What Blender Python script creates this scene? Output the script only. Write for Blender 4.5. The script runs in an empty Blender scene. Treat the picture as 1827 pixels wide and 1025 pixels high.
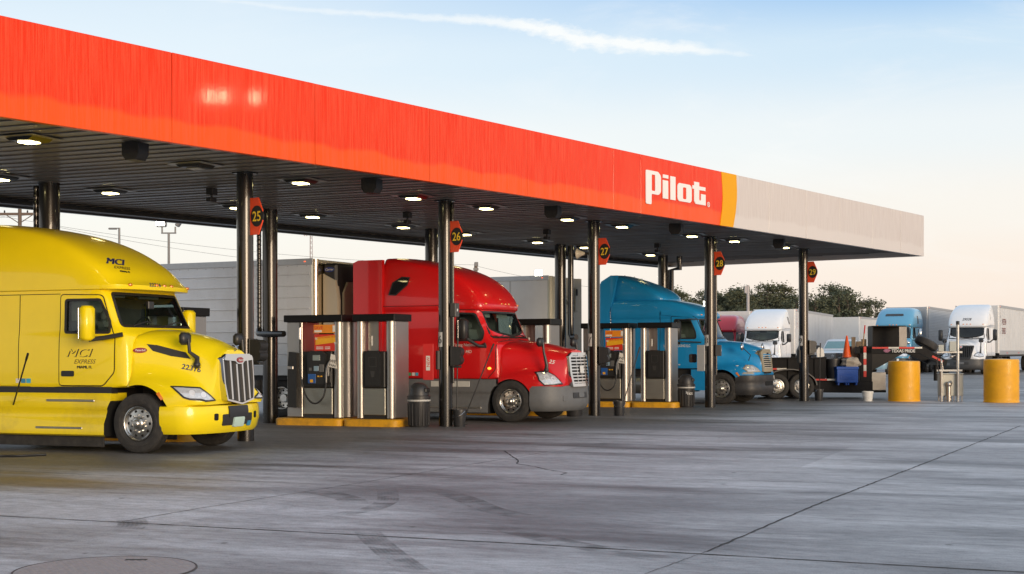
EXPO=0.12; SUNE=2.3
import bpy, bmesh, math, random
from mathutils import Vector, Matrix
from mathutils.bvhtree import BVHTree
from mathutils.geometry import delaunay_2d_cdt
R = math.radians
rnd = random.Random(7)
S = bpy.context.scene
COL = S.collection

# ------------------------------------------------------------------ materials
MATS = {}
def srgb(r, g, b):
    f = lambda c: (c/255/12.92) if c/255 <= .04045 else ((c/255+.055)/1.055)**2.4
    return (f(r), f(g), f(b), 1)
def mat(name, col, rough=.5, metal=0., coat=0., var=.12, scale=6., bump=0., rvar=.1, spec=.5, stretch=(1,1,1), dirt=None, aniso=0.):
    """Principled with noise driven colour, roughness and bump variation."""
    if name in MATS: return MATS[name]
    m = bpy.data.materials.new(name); m.use_nodes = True
    nt = m.node_tree; N = nt.nodes; L = nt.links
    p = N['Principled BSDF']
    if len(col) == 3: col = (*col, 1)
    p.inputs['Metallic'].default_value = metal
    p.inputs['Coat Weight'].default_value = coat
    p.inputs['Coat Roughness'].default_value = .04
    p.inputs['Specular IOR Level'].default_value = spec
    tc = N.new('ShaderNodeTexCoord'); mp = N.new('ShaderNodeMapping')
    mp.inputs['Scale'].default_value = stretch
    L.new(tc.outputs['Object'], mp.inputs['Vector'])
    nz = N.new('ShaderNodeTexNoise'); nz.inputs['Scale'].default_value = scale; nz.inputs['Detail'].default_value = 6
    nz.inputs['Roughness'].default_value = .65
    L.new(mp.outputs[0], nz.inputs['Vector'])
    mx = N.new('ShaderNodeMix'); mx.data_type = 'RGBA'
    mx.inputs[6].default_value = [c*(1-var) for c in col[:3]]+[1]
    mx.inputs[7].default_value = [min(1, c*(1+var)) for c in col[:3]]+[1]
    L.new(nz.outputs['Fac'], mx.inputs[0])
    last = mx.outputs[2]
    if dirt:                                  # dirt: (colour, amount) blotches of grime with a shape of their own
        n2 = N.new('ShaderNodeTexNoise'); n2.inputs['Scale'].default_value = scale*.45; n2.inputs['Detail'].default_value = 8
        n2.inputs['Roughness'].default_value = .7
        L.new(mp.outputs[0], n2.inputs['Vector'])
        rp = N.new('ShaderNodeValToRGB'); rp.color_ramp.elements[0].position = .45; rp.color_ramp.elements[1].position = .75
        L.new(n2.outputs['Fac'], rp.inputs[0])
        mu = N.new('ShaderNodeMath'); mu.operation = 'MULTIPLY'; mu.inputs[1].default_value = dirt[1]
        L.new(rp.outputs[0], mu.inputs[0])
        m2 = N.new('ShaderNodeMix'); m2.data_type = 'RGBA'; m2.inputs[7].default_value = (*dirt[0][:3], 1)
        L.new(mu.outputs[0], m2.inputs[0]); L.new(last, m2.inputs[6]); last = m2.outputs[2]
    L.new(last, p.inputs['Base Color'])
    mr = N.new('ShaderNodeMapRange'); mr.inputs[3].default_value = max(0, rough-rvar*rough); mr.inputs[4].default_value = min(1, rough+rvar*rough)
    L.new(nz.outputs['Fac'], mr.inputs[0]); L.new(mr.outputs[0], p.inputs['Roughness'])
    if bump:
        b = N.new('ShaderNodeBump'); b.inputs['Strength'].default_value = bump; b.inputs['Distance'].default_value = .01
        L.new(nz.outputs['Fac'], b.inputs['Height']); L.new(b.outputs[0], p.inputs['Normal'])
    MATS[name] = m
    return m
def emit(name, col, strength):
    if name in MATS: return MATS[name]
    m = bpy.data.materials.new(name); m.use_nodes = True
    p = m.node_tree.nodes['Principled BSDF']
    p.inputs['Base Color'].default_value = (*col[:3], 1)
    p.inputs['Emission Color'].default_value = (*col[:3], 1); p.inputs['Emission Strength'].default_value = strength
    MATS[name] = m; return m
def glass(name, tint, clear=.7, rough=.03):
    m = bpy.data.materials.new(name); m.use_nodes = True
    nt = m.node_tree; N = nt.nodes; L = nt.links; N.remove(N['Principled BSDF'])
    t = N.new('ShaderNodeBsdfTransparent'); t.inputs[0].default_value = (*[c*clear for c in tint[:3]], 1)
    g = N.new('ShaderNodeBsdfGlossy'); g.inputs['Roughness'].default_value = rough
    fr = N.new('ShaderNodeFresnel'); fr.inputs[0].default_value = 1.45
    nz = N.new('ShaderNodeTexNoise'); nz.inputs['Scale'].default_value = 3
    ad = N.new('ShaderNodeMath'); ad.operation = 'MULTIPLY_ADD'; ad.inputs[1].default_value = .05
    L.new(nz.outputs[0], ad.inputs[0]); L.new(fr.outputs[0], ad.inputs[2])
    x = N.new('ShaderNodeMixShader'); L.new(ad.outputs[0], x.inputs[0]); L.new(t.outputs[0], x.inputs[1]); L.new(g.outputs[0], x.inputs[2])
    L.new(x.outputs[0], N['Material Output'].inputs[0]); MATS[name] = m; return m

# ------------------------------------------------------------------ mesh builder
class MB:
    def __init__(s): s.v = []; s.f = []; s.m = []
    def add(s, vs, fs, m=0, M=None):
        o = len(s.v)
        s.v += [tuple(M @ Vector(v)) for v in vs] if M else [tuple(v) for v in vs]
        for f in fs: s.f.append([i+o for i in f]); s.m.append(m)
        return s
    def box(s, a, b, bev=0., m=0, M=None):
        x0, y0, z0 = [min(p, q) for p, q in zip(a, b)]; x1, y1, z1 = [max(p, q) for p, q in zip(a, b)]
        if bev <= 0:
            vs = [(x, y, z) for x in (x0, x1) for y in (y0, y1) for z in (z0, z1)]
            return s.add(vs, [(0,1,3,2),(4,6,7,5),(0,4,5,1),(2,3,7,6),(0,2,6,4),(1,5,7,3)], m, M)
        bev = min(bev, (x1-x0)*.49, (y1-y0)*.49, (z1-z0)*.49)
        vs = []; idx = {}
        for i in (0,1):
            for j in (0,1):
                for k in (0,1):
                    X, Y, Z = (x0,x1)[i], (y0,y1)[j], (z0,z1)[k]
                    dx, dy, dz = (bev, -bev)[i], (bev, -bev)[j], (bev, -bev)[k]
                    idx[i,j,k] = len(vs); vs += [(X, Y+dy, Z+dz), (X+dx, Y, Z+dz), (X+dx, Y+dy, Z)]
        g = lambda i,j,k,a: idx[i,j,k]+a
        fs = []
        for i in (0,1): fs.append([g(i,0,0,0),g(i,0,1,0),g(i,1,1,0),g(i,1,0,0)][::1 if i==0 else -1])
        for j in (0,1): fs.append([g(0,j,0,1),g(1,j,0,1),g(1,j,1,1),g(0,j,1,1)][::1 if j==0 else -1])
        for k in (0,1): fs.append([g(0,0,k,2),g(0,1,k,2),g(1,1,k,2),g(1,0,k,2)][::1 if k==0 else -1])
        for i in (0,1):
            for j in (0,1): fs.append([g(i,j,0,0),g(i,j,1,0),g(i,j,1,1),g(i,j,0,1)])
            for k in (0,1): fs.append([g(i,0,k,0),g(i,1,k,0),g(i,1,k,2),g(i,0,k,2)])
        for j in (0,1):
            for k in (0,1): fs.append([g(0,j,k,1),g(1,j,k,1),g(1,j,k,2),g(0,j,k,2)])
        for t in idx: fs.append([idx[t], idx[t]+1, idx[t]+2])
        return s.add(vs, fs, m, M)
    def prism(s, pts, a, b, axis='y', m=0, M=None):
        """polygon pts extruded along axis from a to b; pts are (x,z) for y, (y,z) for x, (x,y) for z"""
        def P(p, t): return {'y': (p[0], t, p[1]), 'x': (t, p[0], p[1]), 'z': (p[0], p[1], t)}[axis]
        n = len(pts)
        vs = [P(p, a) for p in pts]+[P(p, b) for p in pts]
        fs = [list(range(n))[::-1], list(range(n, 2*n))]+[[i, (i+1)%n, n+(i+1)%n, n+i] for i in range(n)]
        return s.add(vs, fs, m, M)
    def cyl(s, p, q, r, r2=None, n=16, m=0, caps=True, M=None):
        p, q = Vector(p), Vector(q); r2 = r if r2 is None else r2
        d = (q-p).normalized(); u = d.orthogonal().normalized(); w = d.cross(u)
        vs = []
        for c, rr in ((p, r), (q, r2)):
            for i in range(n):
                t = 2*math.pi*i/n; vs.append(c+u*math.cos(t)*rr+w*math.sin(t)*rr)
        fs = [[i, (i+1)%n, n+(i+1)%n, n+i] for i in range(n)]
        if caps: fs += [list(range(n))[::-1], list(range(n, 2*n))]
        return s.add(vs, fs, m, M)
    def lathe(s, prof, o=(0,0,0), axis='z', n=32, m=0, M=None, ms=None):
        """prof: (r, t) pairs along axis"""
        vs = []; fs = []
        for r, t in prof:
            for i in range(n):
                a = 2*math.pi*i/n; c, d = r*math.cos(a), r*math.sin(a)
                v = {'z': (c, d, t), 'y': (c, t, d), 'x': (t, c, d)}[axis]
                vs.append((v[0]+o[0], v[1]+o[1], v[2]+o[2]))
        k = len(prof)
        for j in range(k-1):
            s.add([], [], 0)
        o0 = len(s.v); s.v += [tuple(M @ Vector(v)) for v in vs] if M else vs
        for j in range(k-1):
            for i in range(n):
                s.f.append([o0+j*n+i, o0+j*n+(i+1)%n, o0+(j+1)*n+(i+1)%n, o0+(j+1)*n+i]); s.m.append(ms[j] if ms else m)
        return s
    def tube(s, pts, r, n=8, m=0, M=None, caps=True):
        pts = [Vector(p) for p in pts]; k = len(pts); vs = []
        u = None
        for i, p in enumerate(pts):
            d = (pts[min(i+1, k-1)]-pts[max(i-1, 0)]).normalized()
            if u is None: u = d.orthogonal().normalized()
            u = (u-d*u.dot(d)).normalized(); w = d.cross(u)
            rr = r[i] if isinstance(r, (list, tuple)) else r
            for j in range(n):
                t = 2*math.pi*j/n; vs.append(p+u*math.cos(t)*rr+w*math.sin(t)*rr)
        fs = [[i*n+j, i*n+(j+1)%n, (i+1)*n+(j+1)%n, (i+1)*n+j] for i in range(k-1) for j in range(n)]
        if caps: fs += [list(range(n))[::-1], list(range((k-1)*n, k*n))]
        return s.add(vs, fs, m, M)
    def sphere(s, c, rx, ry=None, rz=None, n=16, k=8, z0=-1, m=0):
        ry = ry or rx; rz = rz or rx
        vs = []; lo = math.asin(z0)
        for j in range(k+1):
            a = lo+(math.pi/2-lo)*j/k
            for i in range(n):
                t = 2*math.pi*i/n; vs.append((c[0]+rx*math.cos(a)*math.cos(t), c[1]+ry*math.cos(a)*math.sin(t), c[2]+rz*math.sin(a)))
        fs = [[j*n+i, j*n+(i+1)%n, (j+1)*n+(i+1)%n, (j+1)*n+i] for j in range(k) for i in range(n)]
        return s.add(vs, fs, m)
    def mesh(s, name, mats, angle=35, merge=True):
        me = bpy.data.meshes.new(name); me.from_pydata(s.v, [], s.f)
        mats = mats if isinstance(mats, (list, tuple)) else [mats]
        for mm in mats: me.materials.append(mm)
        me.polygons.foreach_set('material_index', s.m)
        if merge:
            bm = bmesh.new(); bm.from_mesh(me)
            bmesh.ops.remove_doubles(bm, verts=bm.verts, dist=1e-5)
            bmesh.ops.recalc_face_normals(bm, faces=bm.faces); bm.to_mesh(me); bm.free()
        if angle is not None:
            me.shade_smooth(); me.set_sharp_from_angle(angle=R(angle))
        return me
    def build(s, name, mats, parent=None, angle=35, merge=True, loc=None, rot=None):
        o = bpy.data.objects.new(name, s.mesh(name, mats, angle, merge)); COL.objects.link(o)
        if parent: o.parent = parent
        if loc: o.location = loc
        if rot: o.rotation_euler = rot
        return o
def tag(o, label, cat, group=None, kind=None):
    if label: o['label'] = label
    if cat: o['category'] = cat
    if group: o['group'] = group
    if kind: o['kind'] = kind
    return o
def thing(name, label, cat, loc=(0,0,0), rz=0, group=None):
    o = bpy.data.objects.new(name, None); o.empty_display_size = .2; COL.objects.link(o)
    o.location = loc; o.rotation_euler = (0, 0, rz)
    return tag(o, label, cat, group)
def dup(root, loc=None, rz=None, label=None, group=None, parent=None):
    c = root.copy(); COL.objects.link(c)
    if parent: c.parent = parent
    if loc is not None: c.location = loc
    if rz is not None: c.rotation_euler = (0, 0, rz)
    if label: c['label'] = label
    if group: c['group'] = group
    for ch in list(root.children): dup(ch, parent=c)
    return c
def link_mesh(name, me, parent=None, loc=None):
    o = bpy.data.objects.new(name, me); COL.objects.link(o)
    if parent: o.parent = parent
    if loc: o.location = loc
    return o

# ------------------------------------------------------------------ text as geometry
def text_tris(body, size=1., bold=0., shear=0., cond=1., align='LEFT', space=1.):
    c = bpy.data.curves.new('t', 'FONT'); c.body = body; c.size = size; c.offset = 0 if 'M' in body else min(bold, .012*size); c.shear = shear
    c.align_x = align; c.space_character = space; c.resolution_u = 3
    o = bpy.data.objects.new('t', c); COL.objects.link(o)
    dg = bpy.context.evaluated_depsgraph_get(); me = o.evaluated_get(dg).to_mesh()
    vs = [(v.co.x*cond, v.co.y) for v in me.vertices]; fs = [list(p.vertices) for p in me.polygons]
    o.evaluated_get(dg).to_mesh_clear(); bpy.data.objects.remove(o); bpy.data.curves.remove(c)
    return vs, fs
def text_mb(mb, body, o, ux, uy, size, m=0, **k):
    """flat lettering at origin o with text axes ux, uy (3D unit vectors)"""
    vs, fs = text_tris(body, size, **k); o, ux, uy = Vector(o), Vector(ux), Vector(uy)
    return mb.add([o+ux*a+uy*b for a, b in vs], fs, m)

# ------------------------------------------------------------------ patches laid on a body
def dens(loop, d):
    out = []
    n = len(loop)
    for i in range(n):
        a, b = Vector(loop[i]), Vector(loop[(i+1)%n]); k = max(1, int((b-a).length/d+.5))
        out += [a.lerp(b, t/k) for t in range(k)]
    return [(p.x, p.y) for p in out]
def rounded(loop, r, k=4):
    out = []; n = len(loop)
    for i in range(n):
        p = Vector(loop[i]); a = Vector(loop[i-1])-p; b = Vector(loop[(i+1)%n])-p
        rr = min(r, a.length*.45, b.length*.45)
        p0 = p+a.normalized()*rr; p1 = p+b.normalized()*rr
        for t in range(k+1):
            t /= k; q = p0.lerp(p, t).lerp(p.lerp(p1, t), t); out.append((q.x, q.y))
    return out
def inset(loop, d):
    """offset polygon inwards (d>0) or outwards"""
    n = len(loop); A = sum(loop[i][0]*loop[(i+1)%n][1]-loop[(i+1)%n][0]*loop[i][1] for i in range(n)); s = 1 if A > 0 else -1
    out = []
    for i in range(n):
        p = Vector(loop[i]); a = (p-Vector(loop[i-1])); b = (Vector(loop[(i+1)%n])-p)
        if a.length < 1e-6: a = b
        if b.length < 1e-6: b = a
        a.normalize(); b.normalize()
        na, nb = Vector((-a.y, a.x))*s, Vector((-b.y, b.x))*s
        nn = na+nb
        nn = nn/ max(.35, nn.length_squared/2) if nn.length > 1e-4 else na
        q = p+nn*d; out.append((q.x, q.y))
    return out
class Plane:
    """bowed upright face x = x0 - bow*y^2 - lean*(z - z0) that grille parts are laid on"""
    def __init__(s, x0, bow, lean=0., z0=1.2): s.a = (x0, bow, lean, z0)
    def hit(s, p, view):
        x0, bow, lean, z0 = s.a
        return Vector((x0-bow*p[0]**2-lean*(p[1]-z0), p[0], p[1])), Vector((1, 0, 0)), Vector((-1, 0, 0))
class Body:
    """ray caster over a mesh: maps 2D (side view x,z / front view y,z / top view x,y) points to its surface"""
    def __init__(s, objs):
        vs = []; fs = []
        for o in objs:
            k = len(vs); vs += [v.co.copy() for v in o.data.vertices]; fs += [[i+k for i in p.vertices] for p in o.data.polygons]
        s.t = BVHTree.FromPolygons(vs, fs)
    def hit(s, p, view):
        if view == 'R': o, d = Vector((p[0], -6, p[1])), Vector((0, 1, 0))
        elif view == 'L': o, d = Vector((p[0], 6, p[1])), Vector((0, -1, 0))
        elif view == 'F': o, d = Vector((8, p[0], p[1])), Vector((-1, 0, 0))
        elif view == 'T': o, d = Vector((p[0], p[1], 8)), Vector((0, 0, -1))
        else: o, d = view(p)
        h = s.t.ray_cast(o, d)
        if h[0] is None:
            h = s.t.find_nearest(o+d*(o.length if view != 'T' else 4))
            return h[0], h[1], d
        n = h[1]
        if n.dot(d) > 0: n = -n
        return h[0], n, d
    def patch(s, mb, loops, view, off=.004, thick=.012, grid=.07, m=0, along=False):
        """solid patch following the surface; loops[0] outer, the others holes"""
        dl = [dens(l, grid) for l in loops]
        pts = []; edges = []; 
        for l in dl:
            k = len(pts); pts += [Vector(p) for p in l]; edges += [(k+i, k+(i+1)%len(l)) for i in range(len(l))]
        xs = [p[0] for p in dl[0]]; ys = [p[1] for p in dl[0]]
        def inside(p):
            c = False
            for l in dl:
                for i in range(len(l)):
                    a, b = l[i], l[i-1]
                    if (a[1] > p[1]) != (b[1] > p[1]) and p[0] < (b[0]-a[0])*(p[1]-a[1])/(b[1]-a[1])+a[0]: c = not c
            return c
        x = min(xs)+grid*.5
        while x < max(xs):
            y = min(ys)+grid*.5
            while y < max(ys):
                if inside((x, y)) and min((p-Vector((x, y))).length for p in pts) > grid*.45: pts.append(Vector((x, y)))
                y += grid
            x += grid
        r = delaunay_2d_cdt(pts, edges, [], 0, 1e-6)
        V, F = r[0], [f for f in r[2] if inside(sum((r[0][i] for i in f), Vector((0, 0)))/len(f))]
        P = []; Q = []
        for p in V:
            h, n, d = s.hit(p, view); n = -d if along else n
            P.append(h+n*(off+thick)); Q.append(h+n*(off-.004))
        # orient faces
        k = len(P); fs = [list(f) for f in F]; cnt = {}
        for f in fs:
            for i in range(len(f)): cnt[(f[i], f[(i+1)%len(f)])] = 1
        bd = [(a, b) for (a, b) in cnt if (b, a) not in cnt]
        return mb.add(P+Q, fs+[[b, a, a+k, b+k] for a, b in bd], m)
    def ring(s, mb, loop, w, view, off=.003, thick=.008, m=0, grid=.07, along=False):
        l = dens(loop, grid); a = inset(l, -w/2); b = inset(l, w/2); n = len(l); P = []
        for q in (a, b):
            for o in (off+thick, off-.003):
                for p in q:
                    h, nn, d = s.hit(p, view); nn = -d if along else nn; P.append(h+nn*o)
        fs = []
        for i in range(n):
            j = (i+1)%n; fs += [[i, j, 2*n+j, 2*n+i], [i, n+i, n+j, j], [2*n+i, 2*n+j, 3*n+j, 3*n+i]]
        return mb.add(P, fs, m)
    def text(s, mb, body, o, size, view, flip=1, rot=0, off=.004, m=0, **k):
        vs, fs = text_tris(body, size, **k); c, sn = math.cos(rot), math.sin(rot); P = []
        for a, b in vs:
            p = (o[0]+flip*(a*c-b*sn), o[1]+a*sn+b*c); h, n, d = s.hit(p, view); P.append((h, n))
        q = k.get('bold', 0)*1.6 if 'M' in body else 0          # letters the font cannot embolden are laid down twice, a hair apart
        for i in ((0, 1, 2) if q else (0,)):
            e = Vector((1, 0, 0)) if view in ('R', 'L') else Vector((0, 1, 0)) if view == 'F' else Vector((.707, .707, 0))
            mb.add([h+n*(off+.0006*i)+e*q*(i-1)*(1 if q else 0) for h, n in P], fs, m)
        return mb

# ------------------------------------------------------------------ smooth lofted bodies
def loft(name, rings, mats, levels=2, crease=(), capcrease=(.6, .6), closed=True, linecrease=()):
    """rings of equal point count -> subdivided closed mesh object (modifier applied)"""
    n = len(rings[0]); bm = bmesh.new(); cl = bm.edges.layers.float.new('crease_edge')
    V = [[bm.verts.new(p) for p in r] for r in rings]
    for i in range(len(rings)-1):
        for j in range(n):
            bm.faces.new((V[i][j], V[i][(j+1)%n], V[i+1][(j+1)%n], V[i+1][j]))
    for r in (V[0][::-1], V[-1]): bm.faces.new(r)
    bm.edges.ensure_lookup_table()
    cr = dict(crease); cr[0] = capcrease[0]; cr[len(rings)-1] = capcrease[1]
    for i, c in cr.items():
        for j in range(n):
            e = bm.edges.get((V[i][j], V[i][(j+1)%n]))
            if e: e[cl] = c
    for j, c in linecrease:
        for i in range(len(rings)-1):
            e = bm.edges.get((V[i][j], V[i+1][j]))
            if e: e[cl] = c
    bmesh.ops.recalc_face_normals(bm, faces=bm.faces)
    me = bpy.data.meshes.new(name); bm.to_mesh(me); bm.free()
    o = bpy.data.objects.new(name, me); COL.objects.link(o)
    md = o.modifiers.new('s', 'SUBSURF'); md.levels = levels; md.render_levels = levels
    return apply_mods(o, mats)
def apply_mods(o, mats=None, angle=40):
    dg = bpy.context.evaluated_depsgraph_get(); dg.update()
    me = bpy.data.meshes.new_from_object(o.evaluated_get(dg)); o.modifiers.clear(); old = o.data; o.data = me
    bpy.data.meshes.remove(old)
    if mats:
        me.materials.clear()
        for mm in mats: me.materials.append(mm)
    me.shade_smooth(); me.set_sharp_from_angle(angle=R(angle))
    return o
def cut(o, cutters):
    """exact boolean difference with temporary objects"""
    for c in cutters:
        c.parent = o.parent
        md = o.modifiers.new('b', 'BOOLEAN'); md.operation = 'DIFFERENCE'; md.object = c; md.solver = 'EXACT'
        md.material_mode = 'TRANSFER'
        bpy.context.view_layer.update(); apply_mods(o)
    for c in cutters: bpy.data.objects.remove(c)
    return o
Plane.patch, Plane.ring, Plane.text = Body.patch, Body.ring, Body.text
def full(half):
    """half outline (front centre .. rear centre, y>=0) mirrored to a whole ring"""
    return half+[(x, -y, z) for x, y, z in half[-2:0:-1]]
# ------------------------------------------------------------------ camera, sky, sun
cam = bpy.data.cameras.new('camera'); co = bpy.data.objects.new('camera', cam); COL.objects.link(co)
cam.sensor_width = 36; cam.lens = 2500/1827*36; cam.shift_y = 116.2/1827; cam.clip_end = 6000; cam.clip_start = .1
co.matrix_world = Matrix.Translation((0, 0, 1.72)) @ Matrix.Rotation(R(90), 4, 'X') @ Matrix.Rotation(-.0033, 4, 'Z')
S.camera = co
S.view_settings.view_transform = 'Standard'; S.view_settings.look = 'None'; S.view_settings.exposure = EXPO
S.cycles.max_bounces = 6; S.cycles.transparent_max_bounces = 12; S.cycles.use_denoising = True
SUN_AZ, SUN_EL = R(148), R(6)       # clockwise from +Y (away from the camera): low, behind and to the right of it
w = bpy.data.worlds.new('World'); S.world = w; w.use_nodes = True
nt = w.node_tree; N = nt.nodes; L = nt.links
def nd(t, **k):
    n = N.new(t)
    for a, b in k.items(): setattr(n, a, b)
    return n
def mth(op, a, b=None, c=None, clamp=False):
    n = nd('ShaderNodeMath', operation=op, use_clamp=clamp)
    for i, q in enumerate((a, b, c)):
        if q is None: continue
        if isinstance(q, (int, float)): n.inputs[i].default_value = q
        else: L.new(q, n.inputs[i])
    return n.outputs[0]
def ramp(fac, stops, interp='EASE'):
    n = nd('ShaderNodeValToRGB'); cr = n.color_ramp; cr.interpolation = interp
    while len(cr.elements) > 1: cr.elements.remove(cr.elements[-1])
    cr.elements[0].position = stops[0][0]; cr.elements[0].color = (*stops[0][1], 1)
    for p, c in stops[1:]: e = cr.elements.new(p); e.color = (*c, 1)
    if not isinstance(fac, (int, float)): L.new(fac, n.inputs[0])
    return n.outputs[0]
def mixc(f, a, b, mode='MIX'):
    n = nd('ShaderNodeMix', data_type='RGBA', blend_type=mode)
    for s_, q in ((0, f), (6, a), (7, b)):
        if isinstance(q, (int, float)): n.inputs[s_].default_value = q
        elif isinstance(q, tuple): n.inputs[s_].default_value = (*q, 1)
        else: L.new(q, n.inputs[s_])
    return n.outputs[2]
tc = nd('ShaderNodeTexCoord'); sp = nd('ShaderNodeSeparateXYZ'); L.new(tc.outputs['Generated'], sp.inputs[0])
dx, dy, dz = sp.outputs
# colour by elevation, for the two sides of the sky
el = mth('MULTIPLY', dz, 1.0)
left = ramp(el, [(0, (.92, .87, .83)), (.07, (.91, .88, .85)), (.14, (.89, .90, .90)), (.20, (.76, .85, .93)), (.26, (.66, .78, .90)), (.45, (.62, .72, .86)), (1, (.66, .74, .86))])
right = ramp(el, [(0, (.95, .80, .70)), (.05, (.95, .83, .76)), (.10, (.93, .88, .84)), (.15, (.84, .88, .91)), (.205, (.62, .77, .91)), (.25, (.32, .55, .86)), (.45, (.60, .70, .85)), (1, (.66, .74, .86))])
az = mth('DIVIDE', dx, mth('MAXIMUM', mth('SQRT', mth('ADD', mth('MULTIPLY', dx, dx), mth('MULTIPLY', dy, dy))), .01))   # sine of the azimuth
lr = mth('MULTIPLY_ADD', az, 2.1, .42, clamp=True)
base = mixc(lr, left, right)
# the warm band round the low sun, opposite to the view
sx, sy = math.sin(SUN_AZ), math.cos(SUN_AZ)
cs = mth('ADD', mth('MULTIPLY', dx, sx), mth('MULTIPLY', dy, sy))
glow = mth('MULTIPLY', mth('POWER', mth('MAXIMUM', cs, 0), 2.), mth('POWER', mth('SUBTRACT', 1, mth('MAXIMUM', dz, 0), clamp=True), 14.))
base = mixc(glow, base, (2.3, 1.35, .75))
# the contrail and thin cirrus, on the plane of directions (x/y, z/y)
yy = mth('MAXIMUM', dy, .05); u_ = mth('DIVIDE', dx, yy); v_ = mth('DIVIDE', dz, yy)
pts = [(-.30, .2545), (-.205, .2515), (-.155, .2455), (-.085, .2405), (0, .2345), (.028, .2295), (.05, .2235), (.09, .2185), (.125, .2165), (.16, .2125), (.2, .2085)]
fc = nd('ShaderNodeFloatCurve'); cv = fc.mapping.curves[0]
for i, (a, b) in enumerate(pts):
    q = ((a+.3)/.5, (b-.2)/.06)
    if i == 0: cv.points[0].location = q
    elif i == 1: cv.points[1].location = q
    else: cv.points.new(*q)
fc.mapping.update(); L.new(mth('DIVIDE', mth('ADD', u_, .3), .5, clamp=True), fc.inputs['Value'])
vc = mth('MULTIPLY_ADD', fc.outputs[0], .06, .2)
cmb = nd('ShaderNodeCombineXYZ'); L.new(u_, cmb.inputs[0]); L.new(mth('MULTIPLY', v_, 2.2), cmb.inputs[1])
n1 = nd('ShaderNodeTexNoise'); n1.inputs['Scale'].default_value = 75; n1.inputs['Detail'].default_value = 6; n1.inputs['Roughness'].default_value = .6; L.new(cmb.outputs[0], n1.inputs[0])
wd = ramp(mth('DIVIDE', mth('ADD', u_, .3), .5, clamp=True), [(0, (.06, .06, .06)), (.15, (.16, .16, .16)), (.45, (.30, .30, .30)), (.58, (.50, .50, .50)), (.68, (.85, .85, .85)), (.75, (.72, .72, .72)), (.85, (.55, .55, .55)), (.92, (.22, .22, .22)), (.96, (0, 0, 0))])
dist = mth('DIVIDE', mth('ABSOLUTE', mth('SUBTRACT', v_, vc)), mth('MULTIPLY', wd, .0085))
trail = mth('MULTIPLY', mth('SUBTRACT', mth('MULTIPLY_ADD', n1.outputs[0], 2.6, -.1), dist, clamp=True), mth('MULTIPLY', wd, 1.6, clamp=True), clamp=True)
cm2 = nd('ShaderNodeCombineXYZ'); L.new(u_, cm2.inputs[0]); L.new(mth('MULTIPLY', v_, 3.5), cm2.inputs[1])
n2 = nd('ShaderNodeTexNoise'); n2.inputs['Scale'].default_value = 7; n2.inputs['Detail'].default_value = 7; n2.inputs['Roughness'].default_value = .62; n2.inputs['Distortion'].default_value = .6; L.new(cm2.outputs[0], n2.inputs[0])
cir = mth('MULTIPLY', ramp(n2.outputs[0], [(.48, (0, 0, 0)), (.78, (1, 1, 1))]), .42)
base = mixc(mth('MULTIPLY', cir, mth('MULTIPLY_ADD', u_, 2.4, .75, clamp=True)), base, (.95, .94, .94))
base = mixc(mth('MULTIPLY', trail, .9), base, (.98, .97, .95))
sky = nd('ShaderNodeTexSky', sky_type='NISHITA'); sky.sun_disc = False; sky.sun_elevation = SUN_EL; sky.sun_rotation = SUN_AZ
sky.air_density = 1.; sky.dust_density = 1.5
b1 = N['Background']; L.new(base, b1.inputs[0]); b1.inputs[1].default_value = .87
b2 = nd('ShaderNodeBackground'); L.new(sky.outputs[0], b2.inputs[0]); b2.inputs[1].default_value = .03
ads = nd('ShaderNodeAddShader'); L.new(b1.outputs[0], ads.inputs[0]); L.new(b2.outputs[0], ads.inputs[1]); L.new(ads.outputs[0], N['World Output'].inputs[0])
sl = bpy.data.lights.new('sun', 'SUN'); sl.energy = SUNE; sl.angle = R(24); sl.color = (1, .80, .58)
so = bpy.data.objects.new('sun', sl); COL.objects.link(so)
sv = Vector((math.sin(SUN_AZ)*math.cos(SUN_EL), math.cos(SUN_AZ)*math.cos(SUN_EL), math.sin(SUN_EL)))
so.rotation_euler = sv.to_track_quat('Z', 'Y').to_euler()

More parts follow.
